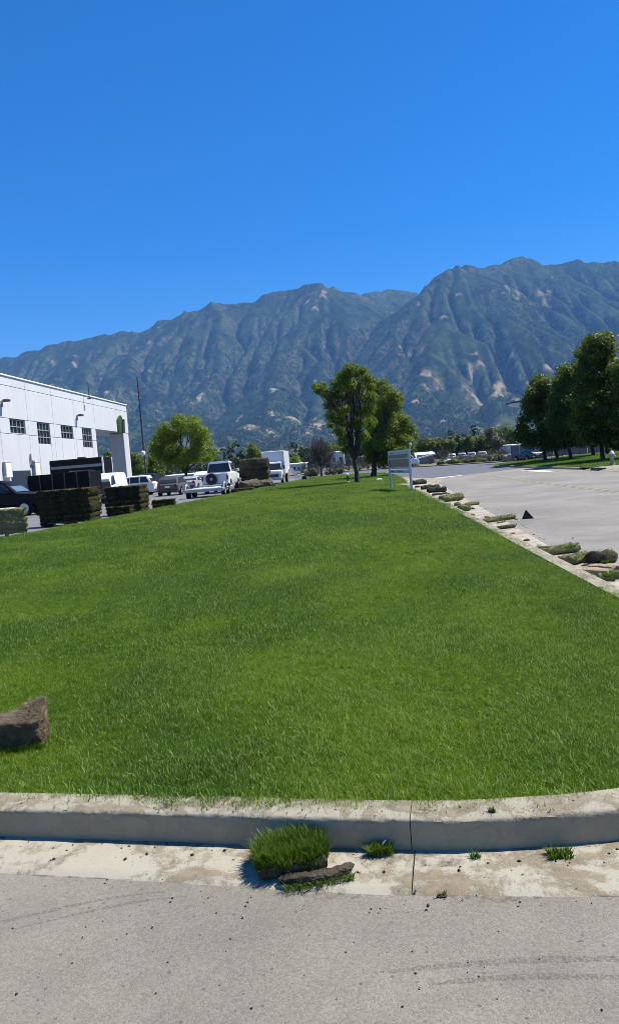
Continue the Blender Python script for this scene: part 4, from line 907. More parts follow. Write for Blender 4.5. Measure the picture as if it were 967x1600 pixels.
# ------------------------------------------------------------------ sign
sA = np.array(G(611, 763.5, ZL)); sB = np.array(G(643, 765.5, ZL)); zs = A(606, 705.5, sA[1])[2] - ZL
ang = math.atan2(sB[1] - sA[1], sB[0] - sA[0]); SL = float(np.linalg.norm((sB - sA)[:2]))
t = thing('post_sign', 'pale grey two-post sign with dark board panels on the lawn', 'sign', (sA[0], sA[1], ZL - .02), ang)
M_SIGN = plain('sign_grey', (.42, .47, .50), (.36, .41, .45), 2, .5)
for x in (0, SL): obj('post', MB().box((x, 0, zs / 2), (.10, .10, zs + .02), .012), M_SIGN, t)
def board(z0, z1, th=.05, nm='board'): return obj(nm, MB().box((SL / 2, 0, (z0 + z1) / 2), (SL - .1, th, z1 - z0), .01), M_SIGN, t)
b1 = board(zs * .90, zs * 1.01); board(zs * .775, zs * .815, .05, 'rail'); board(zs * .535, zs * .575, .05, 'rail'); b2 = board(zs * .43, zs * .515)
M_PANEL = plain('sign_panel', (.035, .038, .032), (.06, .06, .05), 1.5, .35)
for z0_, z1_ in ((.82, .895), (.58, .77)): obj('panel', MB().box((SL / 2, .012, zs * (z0_ + z1_) / 2), (SL - .1, .02, zs * (z1_ - z0_)), .003), M_PANEL, t)
obj('lettering', MB().box((SL * .2, -.03, zs * .955), (SL * .16, .012, zs * .022)), M_DARK, b1)
obj('lettering', MB().box((SL * .17, -.03, zs * .475), (SL * .2, .012, zs * .03)), M_DARK, b2); obj('lettering', MB().box((SL * .55, -.03, zs * .475), (SL * .3, .012, zs * .02)), M_DARK, b2)
obj('finial', MB().tube([(SL, 0, zs), (SL + .25, 0, zs + .18)], [.05, .03], 6).box((SL + .27, 0, zs + .2), (.16, .1, .16), .04), M_SIGN, t)
p = G(543.5, 753, ZL); t = thing('garden_light', 'small lawn light with a white cap left of the big tree trunk', 'lawn light', (p[0], p[1], ZL - .02))
obj('stem', MB().lathe([(.07, 0), (.06, .45)], 8), M_DARK, t); obj('cap', MB().lathe([(.06, .45), (.11, .5), (.09, .62), (.03, .66)], 8), M_TRIM, t); obj('foot', MB().lathe([(.12, 0), (.09, .08)], 8), M_TRIM, t)
p = G(592.5, 751.5, ZL); o = obj('valve_box', MB().box((0, 0, .06), (.4, .3, .16), .03).box((0, 0, .15), (.3, .22, .04), .015), M_TRIM, None); o.location = (p[0], p[1], ZL); tag(o, 'small white valve box in the lawn right of the big tree', 'valve box')
p = G(956, 727.5, ZL); t = thing('fire_hydrant', 'pale capped hydrant post beside the driveway apron', 'hydrant', (p[0], p[1], VZ(p[0], p[1]) - .03))
M_HYD = plain('hydrant_paint', (.36, .31, .2), (.28, .24, .17), 5, .6)
obj('barrel', MB().lathe([(.17, 0), (.17, .06), (.12, .09), (.12, .58), (.16, .6), (.16, .66)], 12), M_HYD, t); obj('bonnet', MB().lathe([(.15, .66), (.13, .76), (.07, .83), (.04, .84), (.04, .9)], 12), M_TRIM, t)
for sg in (-1, 1): obj('nozzle', MB().tube([(sg * .1, 0, .5), (sg * .22, 0, .5)], .06, 10), M_HYD, t)
# ------------------------------------------------------------------ vehicles (local +X is forward)
def lerp_st(st, x):
    s_ = sorted(st); xs = [q[0] for q in s_]; return [float(np.interp(x, xs, [q[k] for q in s_])) for k in range(1, 6)]
def shell(st):
    V = []; n = 12
    for (x, zb, zl, zt_, wb, wt) in st:
        hs_ = [(wb * .9, zb), (wb, zb + .2 * (zl - zb)), (wb, zl - .15 * (zl - zb)), (wb * .985, zl), (wt + .02, max(zt_ - .07, zl + .004)), (wt - .1, zt_)]
        V += [(x, -y, z) for y, z in hs_] + [(x, y, z) for y, z in hs_[::-1]]
    m = len(st); F = [(i * n + k, i * n + (k + 1) % n, (i + 1) * n + (k + 1) % n, (i + 1) * n + k) for i in range(m - 1) for k in range(n)]
    return MB().add(V, F + [tuple(range(n)), tuple((m - 1) * n + k for k in range(n))])
def side_window(t, st, xb, xt, mat, f0=.10, f1=.90):
    for sg in (-1, 1):
        def P(x, f):
            zb, zl, zt_, wb, wt = lerp_st(st, x); return (x, sg * ((wb * .985) * (1 - f) + (wt + .02) * f), zl * (1 - f) + (zt_ - .07) * f)
        obj('window', MB().slab([P(xb[0], f0), P(xb[1], f0), P(xt[1], f1), P(xt[0], f1)], (0, sg * .014, .004)), mat, t)
def end_window(t, st, x0, x1, mat, name, f=.86):
    a = lerp_st(st, x0); b = lerp_st(st, x1); sg = 1 if x0 > x1 else -1
    obj(name, MB().slab([(x0, -a[3] * f * .98, a[1] + .07), (x0, a[3] * f * .98, a[1] + .07), (x1, b[4] * f, b[2] - .09), (x1, -b[4] * f, b[2] - .09)], (sg * .03, 0, .03)), mat, t)
def wheels(t, xs, w, r_, rim=M_RIM):
    for x in xs:
        for sg in (-1, 1):
            o = obj('wheel', MB().lathe([(r_ * .55, 0), (r_ * .93, .0), (r_, .03), (r_, .19), (r_ * .93, .22), (r_ * .55, .22)], 20), M_RUB, t); o.rotation_euler = (R(90), 0, 0)
            o.location = (x, sg * w + .11, r_)
            zz = -.006 if sg > 0 else .226
            rm = MB(); rm.lathe([(r_ * .6, -.012), (r_ * .6, .012)], 16, (0, 0, zz))
            for k in range(5): rm.box((math.cos(k * 1.2566) * r_ * .33, math.sin(k * 1.2566) * r_ * .33, zz + (.016 if sg < 0 else -.016)), (r_ * .5, r_ * .13, .02), .005, k * 1.2566)
            obj('rim', rm, rim, o)
            obj('wheel_arch', MB().tube([(x, sg * (w + .02), r_ * 1.05), (x, sg * (w + .115), r_ * 1.05)], r_ * 1.16, 20), M_BLACK, t)
def lamps(t, x, y, z, size, mat, name):
    for sg in (-1, 1): obj(name, MB().box((x, sg * y, z), size, .02), mat, t)
GLS = plain('car_glass', (.02, .026, .03), (.03, .035, .04), 1, .06); GLB = plain('car_windshield', (.10, .14, .18), (.14, .18, .22), .8, .05)  # pale blue sky reflection painted into the windshield colour
def paint(name, c): return plain(name, c, tuple(x * .9 for x in c), 1.2, .28)
CARST = {
 'wagon': [(2.25, .35, .62, .66, .78, .7), (2.1, .28, .78, .82, .88, .8), (1.0, .25, .98, 1.02, .92, .84), (.25, .25, 1.0, 1.62, .92, .68), (-.2, .25, 1.0, 1.68, .92, .70), (-1.6, .25, 1.03, 1.66, .91, .68), (-2.1, .28, 1.02, 1.08, .88, .74), (-2.25, .38, .9, .95, .84, .74)],
 'sedan': [(2.3, .35, .58, .62, .78, .7), (2.1, .26, .74, .78, .86, .78), (1.0, .22, .90, .94, .89, .80), (.2, .22, .93, 1.38, .89, .62), (-.7, .22, .95, 1.42, .89, .64), (-1.5, .24, .97, 1.02, .88, .76), (-2.2, .28, .94, .98, .84, .74), (-2.3, .4, .85, .88, .8, .72)],
 'van': [(2.5, .4, .8, .86, .84, .74), (2.35, .3, 1.0, 1.06, .95, .85), (1.75, .3, 1.2, 1.26, .98, .88), (1.05, .3, 1.22, 2.05, .98, .78), (.6, .3, 1.22, 2.15, .98, .8), (-2.3, .3, 1.22, 2.15, .98, .8), (-2.5, .4, 1.15, 2.05, .94, .78)],
}
def car(kind_, name, label, cat, loc, rz, mat, zs_=1.0, group=None, detail=True):
    st = [(x, a, b * zs_, c * zs_, w, wt) for x, a, b, c, w, wt in CARST[kind_]]; t = thing(name, label, cat, loc, rz, group)
    obj('body', shell(st), mat, t, R(30)); L = st[0][0]
    if kind_ == 'wagon':
        side_window(t, st, (.75, .0), (.25, .0), GLS); side_window(t, st, (-.1, -.9), (-.1, -.9), GLS); side_window(t, st, (-1.0, -1.85), (-1.0, -1.55), GLS)
        end_window(t, st, .95, .28, GLB, 'windshield'); end_window(t, st, -2.08, -1.65, GLS, 'rear_window'); wx = (1.38, -1.38)
    elif kind_ == 'sedan':
        side_window(t, st, (.7, -.2), (.2, -.2), GLS); side_window(t, st, (-.3, -1.25), (-.3, -.8), GLS)
        end_window(t, st, .95, .23, GLB, 'windshield'); end_window(t, st, -1.46, -.74, GLS, 'rear_window'); wx = (1.38, -1.35)
    else:
        side_window(t, st, (1.55, .6), (1.1, .6), GLS); end_window(t, st, 1.72, 1.08, GLB, 'windshield'); end_window(t, st, -2.5, -2.49, GLS, 'rear_window'); wx = (1.6, -1.6)
    if detail: wheels(t, wx, .82, .33)
    lamps(t, L - .1, .58, .62 * zs_, (.16, .32, .14), M_LENS, 'headlight'); lamps(t, -L + .05, .64, .86 * zs_, (.14, .2, .26), M_RED, 'tail_light')
    obj('bumper', MB().box((L - .02, 0, .4), (.14, 1.5, .2), .05), M_DARK, t); obj('bumper', MB().box((-L + .02, 0, .45), (.14, 1.5, .2), .05), M_DARK, t)
    obj('number_plate', MB().box((-L - .01, 0, .72), (.03, .4, .14), .005), M_TRIM, t)
    return t
def pickup(label, loc, rz, mat, zs_=1.0, spare=False, chrome=True):
    S = lambda a: [(x, zb * zs_, b * zs_, c * zs_, w, wt) for x, zb, b, c, w, wt in a]
    st = S([(2.85, .55, .9, .94, .84, .76), (2.72, .48, 1.06, 1.1, .96, .88), (1.45, .48, 1.16, 1.2, .99, .9), (.75, .48, 1.18, 1.8, .99, .74), (.3, .48, 1.18, 1.88, .99, .76), (-.75, .48, 1.18, 1.86, .99, .76), (-.92, .48, 1.18, 1.24, .98, .86), (-1.0, .48, 1.1, 1.15, .97, .86)])
    t = thing('pickup_truck', label, 'pickup truck', loc, rz); obj('body', shell(st), mat, t, R(30))
    bed = MB()
    for sg in (-1, 1): bed.box((-1.93, sg * .93, .83 * zs_), (1.88, .12, .72 * zs_), .04)
    bed.box((-1.93, 0, .62 * zs_), (1.86, 1.74, .1), .02); obj('bed', bed, mat, t)
    obj('tailgate', MB().box((-2.85, 0, .84 * zs_), (.09, 1.72, .66 * zs_), .03), mat, t)
    obj('bumper', MB().box((-2.98, 0, .5 * zs_), (.18, 1.8, .2), .04), M_CHROME if chrome else M_DARK, t); obj('bumper', MB().box((2.86, 0, .55 * zs_), (.2, 1.85, .24), .05), M_CHROME if chrome else M_DARK, t)
    obj('grille', MB().box((2.84, 0, .84 * zs_), (.06, 1.1, .26), .02), M_DARK, t)
    side_window(t, st, (1.2, .2), (.72, .2), GLS); side_window(t, st, (.1, -.75), (.1, -.7), GLS)
    end_window(t, st, 1.42, .78, GLB, 'windshield'); end_window(t, st, -.93, -.77, GLS, 'rear_window', .93)
    lamps(t, 2.8, .74, .86 * zs_, (.12, .3, .2), M_LENS, 'headlight'); lamps(t, -2.86, .93, .9 * zs_, (.1, .13, .36), M_RED, 'tail_light')
    for sg in (-1, 1): obj('mirror', MB().box((1.05, sg * 1.12, 1.3 * zs_), (.12, .2, .24), .04), mat, t)
    wheels(t, (1.85, -1.75), .88, .41 * (1 + (zs_ - 1) * .5))
    if spare:
        o = obj('spare_wheel', MB().lathe([(.2, 0), (.40, .0), (.43, .04), (.43, .2), (.40, .24), (.2, .24)], 20), M_RUB, t); o.rotation_euler = (0, R(-90), 0); o.location = (-2.9, .22, .86 * zs_)
        obj('hub', MB().lathe([(.12, .23), (.1, .27)], 10), M_RIM, o)
    return t
P_BLK = plain('car_paint_black', (.004, .0042, .0045), (.006, .006, .007), 2, .4, 0, 0, None, .15); P_DKG = paint('car_paint_dark', (.055, .052, .05)); P_SIL = paint('car_paint_silver', (.36, .37, .38)); P_TAU = paint('car_paint_taupe', (.10, .095, .088)); P_NAVY = paint('car_paint_navy', (.018, .022, .03))
w = G(41, 806); pickup('black pickup truck parked side-on at the left picture edge', (w[0] - 1.85, w[1] + .9, .004), 0, P_BLK, 1.08, False, False)
pickup('white pickup with a spare wheel on its tailgate, towing the flat trailer', (A(337, 760, 56)[0], 56 + 2.9, .004), R(90), M_WHITE, 1.27, True)
wg = A(203, 765, 69); car('wagon', 'station_wagon', 'white wagon parked side-on under the portal behind the medium sod stack', 'car', (wg[0], 69.9, .004), R(180), M_WHITE, 1.10)
pickup('black pickup behind the dump trailer, only its roof and pale windshield showing', (A(122, 735, 50)[0], 50.6, .004), R(-90), P_BLK, 1.28, False, False)
car('van', 'panel_van', 'white van of which only the rounded roof corner shows beside the cargo trailer', 'van', (A(139, 745, 53)[0], 56.5, .004), R(-90), M_WHITE, 1.0)
car('van', 'sport_utility', 'dark sport utility behind the white wagon, roof just above it', 'car', (A(229, 745, 78)[0], 80.5, .004), R(90), P_NAVY, .94)
car('wagon', 'hatchback', 'dark taupe hatchback seen from behind left of the bright green tree trunk', 'car', (A(262, 760, 60)[0], 62.2, .004), R(90), P_TAU, .92)
car('sedan', 'sedan', 'small silver sedan partly hidden behind the white flat trailer', 'car', (A(293, 760, 71)[0], 73.2, .004), R(90), P_SIL)
car('wagon', 'sport_utility', 'white sport utility facing the camera left of the white pickup', 'car', (A(309, 750, 77)[0], 79.4, .004), R(-90), M_WHITE, 1.08)
car('sedan', 'sedan', 'dark sedan parked past the lawn end by the grey boulders', 'car', (A(831, 715, 91)[0], 93, .01), R(105), P_NAVY)
for k, (px, m_) in enumerate(((706, M_WHITE), (722, P_SIL), (737, P_SIL), (754, P_SIL))):
    lb = ('white car farthest left in the row beyond the bare shrubs', 'silver car second from the left beyond the bare shrubs', 'silver car third from the left beyond the bare shrubs', 'silver car at the right end of the row beyond the bare shrubs')[k]
    car('wagon', 'parked_car', lb, 'car', (A(px, 710, 168)[0], 170, .05), R(90), m_, 1.0, 'row of cars beyond the bare shrubs')
v = car('van', 'camper_van', 'white rounded van parked beyond the road behind the board sign', 'van', (7.3, 124, .1), 0, M_WHITE, 1.06)
# dump trailer
dx0 = A(45, 765, 45)[0]; dx1 = A(142, 765, 45)[0]; L = dx1 - dx0; zt2 = A(95, 739, 45)[2]
t = thing('dump_trailer', 'black high-sided dump trailer behind the black pickup', 'trailer', ((dx0 + dx1) / 2, 46.1, .004))
for k in range(2):
    for yy in (-1.05, 1.05): obj('side_panel', MB().box((-L / 4 + k * L / 2, yy, (zt2 + .75) / 2), (L / 2 - .03, .07, zt2 - .75 - (.06 if k == 0 else 0)), .015), M_BLACK, t)
for xx in (-L / 2 + .03, L / 2 - .03): obj('end_panel', MB().box((xx, 0, (zt2 + .75) / 2), (.07, 2.0, zt2 - .8), .015), M_BLACK, t)
obj('floor', MB().box((0, 0, .72), (L, 2.1, .1), .02), M_DARK, t)
rb = [obj('post', MB().box((-L / 2 + L * k / 5, -1.11, (zt2 + .7) / 2), (.07, .05, zt2 - .75), .01), M_DARK, t) for k in range(6)]
[obj('chassis_rail', MB().box((0, y_, .58), (L, .12, .18)), M_DARK, t) for y_ in (-.5, .5)]; obj('drawbar', MB().tube([(L / 2, 0, .55), (L / 2 + 1.2, 0, .5)], .07, 8), M_DARK, t); wheels(t, (-.35, .5), .82, .36)
# enclosed cargo trailer
cx0 = A(78, 735, 60)[0]; cx1 = A(162, 735, 60)[0]; L = cx1 - cx0; zt3 = A(130, 716, 60)[2]
t = thing('cargo_trailer', 'large black enclosed trailer with a pale stripe under its roof', 'trailer', ((cx0 + cx1) / 2, 61.2, .004))
obj('box_body', MB().box((0, 0, (zt3 + .6) / 2), (L, 2.3, zt3 - .6), .06), M_BLACK, t)
obj('stripe', MB().box((0, -1.16, zt3 - .62), (L - .2, .03, .22), .008), plain('pale_stripe', (.20, .24, .27)), t)
obj('corner_trim', MB().box((L / 2 - .02, -1.13, (zt3 + .6) / 2), (.12, .12, zt3 - .62), .02), M_TRIM, t); obj('corner_trim', MB().box((L / 2 - .02, 1.1, (zt3 + .6) / 2), (.12, .12, zt3 - .62), .02), M_TRIM, t)
obj('roof_vent', MB().box((.2, -.3, zt3 + .06), (.6, .5, .14), .04), M_DARK, t); wheels(t, (-.6, .35), .98, .36)
# flat trailer
fx0 = A(289, 775, 48.3)[0]; fx1 = A(350, 772, 48.3)[0]; W2 = fx1 - fx0
t = thing('flat_trailer', 'low white flat deck trailer hitched behind the white pickup', 'trailer', ((fx0 + fx1) / 2, 50.2, .004), R(90))
dz = A(320, 764, 48.3)[2]
for k in range(5): obj('deck_plank', MB().box((0, -W2 / 2 + W2 * (k + .5) / 5 * .97, dz), (3.7, W2 / 5 - .05, .08), .01), M_WHITE, t)
[obj('frame_rail', MB().box(c_, s_, .02), P_SIL, t) for c_, s_ in (((-1.88, 0, dz - .09), (.1, W2, .2)), ((1.88, 0, dz - .09), (.1, W2, .2)), ((0, -W2 / 2 + .1, dz - .13), (3.66, .1, .14)), ((0, W2 / 2 - .1, dz - .13), (3.66, .1, .14)))]
obj('tongue', MB().tube([(1.8, -.7, dz - .15), (3.6, 0, .55)], .05, 6).tube([(1.8, .7, dz - .15), (3.6, 0, .55)], .05, 6), P_SIL, t)
wheels(t, (-1.2,), W2 / 2 - .12, .36); wheels(t, (.6,), W2 / 2 - .12, .36)
for sg in (-1, 1): obj('fender', MB().tube([(-1.75, sg * (W2 / 2 - .02), .45), (-1.55, sg * (W2 / 2 - .02), .8), (-1.2, sg * (W2 / 2 - .02), .9), (-.85, sg * (W2 / 2 - .02), .8), (-.65, sg * (W2 / 2 - .02), .45)], .07, 6), P_SIL, t)
# box truck facing the camera
bx0 = A(409, 740, 74)[0]; bx1 = A(442.5, 740, 74)[0]; W3 = bx1 - bx0; zt4 = A(428, 704.5, 74.5)[2]
t = thing('box_truck', 'white box truck facing the camera at the lawn edge', 'truck', ((bx0 + bx1) / 2, 74, .004), R(-90))
obj('cargo_box', MB().box((-4.1, 0, (zt4 + .95) / 2), (5.6, W3 + .1, zt4 - .95), .05), M_WHITE, t)
cab = [(0, .5, 1.0, 1.06, .88, .8), (-.1, .42, 1.2, 1.28, .92, .84), (-.35, .42, 1.3, 1.36, .94, .86), (-.75, .42, 1.32, 2.1, .94, .8), (-1.2, .42, 1.32, 2.18, .94, .8), (-1.28, .42, 1.32, 2.15, .93, .8)]
obj('cab', shell(cab), M_WHITE, t, R(30)); end_window(t, cab, -.36, -.74, GLS, 'windshield', .95); side_window(t, cab, (-.5, -1.15), (-.78, -1.15), GLS)
obj('grille', MB().box((.0, 0, .82), (.1, 1.2, .3), .03), M_DARK, t); obj('bumper', MB().box((.05, 0, .5), (.2, 1.9, .24), .04), P_SIL, t); lamps(t, .0, .72, .85, (.1, .26, .2), M_LENS, 'headlight')
for sg in (-1, 1): obj('mirror', MB().box((-.55, sg * 1.12, 1.6), (.1, .18, .4), .03), M_DARK, t)
[obj('corner_trim', MB().box((x_, W3 / 2 + .06, (zt4 + .95) / 2), (.08, .05, zt4 - .96), .01), M_TRIM, t) for x_ in (-1.32, -6.88)]
obj('chassis', MB().box((-4, 0, .75), (5.6, .9, .3), .02), M_DARK, t); wheels(t, (-.75, -5.3), .84, .42)
# wheelbarrow
p = A(462, 748, 80); t = thing('wheelbarrow', 'white wheelbarrow tipped at the lawn edge right of the box truck', 'wheelbarrow', (p[0], 80, .004), R(5))
tray = MB(); tray.add([(-.75, -.35, 1.35), (-.35, -.35, 1.45), (.35, -.3, .6), (.05, -.3, .5), (-.75, .35, 1.35), (-.35, .35, 1.45), (.35, .3, .6), (.05, .3, .5)], [(0, 1, 2, 3), (4, 7, 6, 5), (0, 3, 7, 4), (1, 5, 6, 2), (3, 2, 6, 7), (0, 4, 5, 1)]); obj('tray', tray, M_WHITE, t)
obj('handle', MB().tube([(.1, -.28, .6), (.9, -.2, .75)], .04, 6), M_WHITE, t); obj('handle', MB().tube([(.1, .28, .6), (.9, .2, .75)], .04, 6), M_WHITE, t); obj('leg', MB().tube([(.1, -.28, .55), (.05, -.3, 0)], .035, 6), M_WHITE, t); obj('leg', MB().tube([(.1, .28, .55), (.05, .3, 0)], .035, 6), M_WHITE, t)
o = obj('wheel', MB().lathe([(.05, 0), (.24, 0), (.27, .04), (.24, .1), (.05, .1)], 14), M_RUB, t); o.rotation_euler = (R(90), 0, 0); o.location = (.9, .05, .27)

# ------------------------------------------------------------------ trees
def leaf_mesh(name, C, Rad, n, size, mat, parent, seed, flat=.8, shellp=2.0, up=.5, core=None):
    r = np.random.default_rng(seed); C = np.asarray(C, float); Rad = np.asarray(Rad, float); pr = Rad ** 2; pr /= pr.sum(); k = r.choice(len(C), n, p=pr)
    d = r.normal(0, 1, (n, 3)); d /= np.linalg.norm(d, axis=1)[:, None]; rad = Rad[k] * r.uniform(0, 1, n) ** (1 / shellp); P = C[k] + d * rad[:, None] * np.array([1, 1, flat])
    nr = d * .7 + r.normal(0, .6, (n, 3)) + np.array([0, 0, up]); nr /= np.linalg.norm(nr, axis=1)[:, None]
    a = r.normal(0, 1, (n, 3)); u = np.cross(nr, a); u /= np.linalg.norm(u, axis=1)[:, None]; w_ = np.cross(nr, u); s_ = size * r.uniform(.6, 1.35, n)[:, None]
    V = np.stack([P - u * s_ * .5, P - w_ * s_ * .3 + nr * s_ * .05, P + u * s_ * .5, P + w_ * s_ * .3 + nr * s_ * .05], 1).reshape(-1, 3)
    return npmesh(name, V, np.arange(n * 4).reshape(n, 4), mat, parent)
def limb(mb, p0, p1, r0, r1, seed, sag=.12, n=5):
    r = np.random.default_rng(seed); p0 = np.array(p0, float); p1 = np.array(p1, float); L = np.linalg.norm(p1 - p0); P = []
    for i in range(n + 1):
        q = i / n; p = p0 * (1 - q) + p1 * q; p[2] += L * sag * math.sin(q * math.pi) * (1 if p1[2] > p0[2] else .4); p[:2] += r.normal(0, L * .03, 2) * (0 < i < n); P.append(p)
    mb.tube(P, [r0 + (r1 - r0) * i / n for i in range(n + 1)], 6)
def make_tree(name, label, base, trunk_top, r0, C, Rad, n, size, mat, bark, seed, group=None, nl=14, flat=.85, lean=(0, 0), cat='tree', shellp=1.35):
    base = np.array(base, float); t = thing(name, label, cat, base, 0, group); C = np.asarray(C, float) - base; tt = np.array(trunk_top, float) - base; tb = MB()
    P = [(0, 0, -.15), (0, 0, .12), *[(tt[0] * q + .05 * math.sin(q * 7 + seed), tt[1] * q, tt[2] * q) for q in (.35, .7, 1)]]
    tb.tube(P, [r0 * 1.5, r0 * 1.12, r0 * .95, r0 * .85, r0 * .72], 9)
    r = np.random.default_rng(seed); order = r.permutation(len(C))[:nl]
    for j, i in enumerate(order):
        q = r.uniform(.75, 1.0); st = tt * q; mid = st * .45 + C[i] * .55; limb(tb, st, C[i], r0 * .42, r0 * .08, seed * 50 + j)
        for m in range(2):
            i2 = int(np.argsort(np.linalg.norm(C - C[i], axis=1))[min(1 + m, len(C) - 1)]); limb(tb, mid + np.array([0, 0, .1]), C[i2], r0 * .18, r0 * .05, seed * 70 + j * 3 + m)
    obj('trunk', tb, bark, t, 9); leaf_mesh('crown', C, np.asarray(Rad) * 1.25, n, size, mat, t, seed, flat, shellp); return t
BARK = plain('bark', (.026, .021, .017), (.05, .042, .034), 6, .95, 0, .8, 20); BARKG = plain('bark_grey', (.10, .09, .08), (.06, .055, .05), 6, .95, 0, .8, 20)
L_MID = leaf_mat('leaf_mid', (.075, .135, .006), (.20, .26, .018), .5); L_BRIGHT = leaf_mat('leaf_bright', (.105, .175, .006), (.22, .30, .018), .5)
L_DARK = leaf_mat('leaf_dark', (.026, .054, .005), (.165, .22, .022), .45); L_LIGHT = leaf_mat('leaf_light', (.10, .155, .02), (.15, .20, .03), .4)
L_OLIVE = leaf_mat('leaf_olive', (.09, .105, .045), (.145, .15, .07), .3); L_BARE = leaf_mat('dry_twig', (.07, .056, .045), (.115, .095, .08), .1)
def px_clumps(lst, Y, seed, dep):
    r = np.random.default_rng(seed); C = []; Rd = []
    for px, py, rp in lst: C.append(A(px, py, Y + r.uniform(-dep, dep))); Rd.append(rp * Y / 1200)
    return C, Rd
# the big pair on the lawn
b1_ = A(558, 754, 53); Y1 = b1_[1]
c1 = [(545, 578, 9), (535, 588, 10), (556, 584, 10), (567, 580, 8), (574, 592, 9), (578, 604, 8), (527, 600, 10), (543, 600, 12), (559, 604, 12), (498, 608, 8), (508, 613, 9), (518, 618, 11), (492, 604, 5), (532, 615, 12),
      (548, 620, 13), (566, 620, 12), (580, 620, 9), (513, 633, 8), (524, 636, 11), (518, 650, 9), (536, 640, 10), (556, 642, 12), (573, 640, 12), (528, 657, 10), (516, 664, 6), (541, 660, 9), (560, 662, 11), (576, 660, 11), (530, 675, 9), (545, 682, 8), (568, 682, 9), (535, 690, 7), (538, 703, 6), (544, 571, 5), (553, 573, 6), (584, 596, 5), (504, 602, 6)]
C, Rd = px_clumps(c1, Y1, 3, 1.7); make_tree('lawn_tree', 'tall open crowned tree in front on the lawn, left of the pair', (b1_[0], b1_[1], ZL - .02), A(553, 712, 53), .17, C, [q * 1.02 for q in Rd], 36000, .12, L_MID, BARK, 11, None, 22)
b2_ = A(583, 743, 68); c2 = [(597, 600, 8), (604, 610, 9), (590, 612, 9), (613, 618, 9), (622, 622, 7), (605, 628, 12), (590, 634, 11), (618, 634, 9), (582, 650, 12), (600, 650, 13), (618, 652, 11), (630, 658, 9), (610, 668, 13), (592, 670, 12), (628, 674, 12), (640, 670, 8), (645, 682, 7), (575, 684, 11), (598, 690, 13), (618, 692, 13), (634, 692, 11), (586, 704, 10), (608, 708, 12), (625, 708, 10), (578, 715, 8), (600, 720, 10), (616, 718, 9), (638, 702, 7), (572, 700, 8)]
C, Rd = px_clumps(c2, 68, 4, 2.0); make_tree('lawn_tree', 'broad leafy tree behind the open crowned one, right of the pair', (b2_[0], b2_[1], ZL - .02), A(585, 715, 68), .24, C, [q * 1.2 for q in Rd], 42000, .165, L_MID, BARK, 12, None, 16)
b3 = A(296, 762, 86); c3 = []; rr = np.random.default_rng(8)
for k in range(60):
    a = rr.uniform(0, 6.28); q = rr.uniform(.2, 1) ** .6; px = 288 + math.cos(a) * q * 46; py = 696 + math.sin(a) * q * 37 - 4 * (abs(math.cos(a)) < .5)
    if py > 722 and abs(px - 288) > 34: continue
    c3.append((px, py, rr.uniform(6, 10)))
C, Rd = px_clumps(c3, 86, 5, 2.6); make_tree('parking_tree', 'bright yellow green round tree in the parking lot', (b3[0], b3[1], .0), A(290, 735, 86), .2, C, [q * 1.32 for q in Rd], 42000, .2, L_BRIGHT, BARK, 13, None, 18)
# dead tree
def bare_tree(name, label, cat, base, h, w_, seed, mat, n=60, twl=.8, group=None, tw=2200, r0=.12, trunk=.25):
    t = thing(name, label, cat, base, 0, group); r = np.random.default_rng(seed); tb = MB(); tb.tube([(0, 0, -.1), (0, 0, h * trunk)], [r0, r0 * .75], 7); E = []
    for k in range(n):
        a = r.uniform(0, 6.28); q = r.uniform(.1, 1) ** .5; zz = h * (trunk + (1 - trunk) * r.uniform(.15, 1)); rad = w_ / 2 * q * math.sin(min(1, (h * 1.04 - zz) / h * 1.6) * 1.57); e = np.array([math.cos(a) * rad, math.sin(a) * rad, zz]); E.append(e)
        limb(tb, (0, 0, h * trunk * r.uniform(.7, 1.05)), e, r0 * .35, r0 * .06, seed * 99 + k, .03, 3)
    obj('trunk', tb, mat, t, 9); E = np.array(E); k = r.integers(0, len(E), tw); st = E[k] * (r.uniform(.45, 1, tw)[:, None]); st[:, 2] = np.maximum(st[:, 2], h * trunk)
    d = E[k] / np.linalg.norm(E[k], axis=1)[:, None] * .7 + r.normal(0, .5, (tw, 3)) + np.array([0, 0, .35]); d /= np.linalg.norm(d, axis=1)[:, None]; ln = twl * r.uniform(.3, 1, tw)[:, None]; s_ = np.cross(d, r.normal(0, 1, (tw, 3))); s_ /= np.linalg.norm(s_, axis=1)[:, None]
    wd = .016 * h / 4; V = np.stack([st - s_ * wd, st + s_ * wd, st + d * ln + s_ * wd * .3, st + d * ln - s_ * wd * .3], 1).reshape(-1, 3); npmesh('twigs', V, np.arange(tw * 4).reshape(tw, 4), L_BARE, t); return t
p = A(502, 741, 100); bare_tree('dead_tree', 'bare brown dead tree at the far end of the lawn', 'tree', (p[0], p[1], ZL - .03), A(498, 681, 100)[2], 4.6, 3, BARKG, 80, .75, None, 3200, .14, .3)
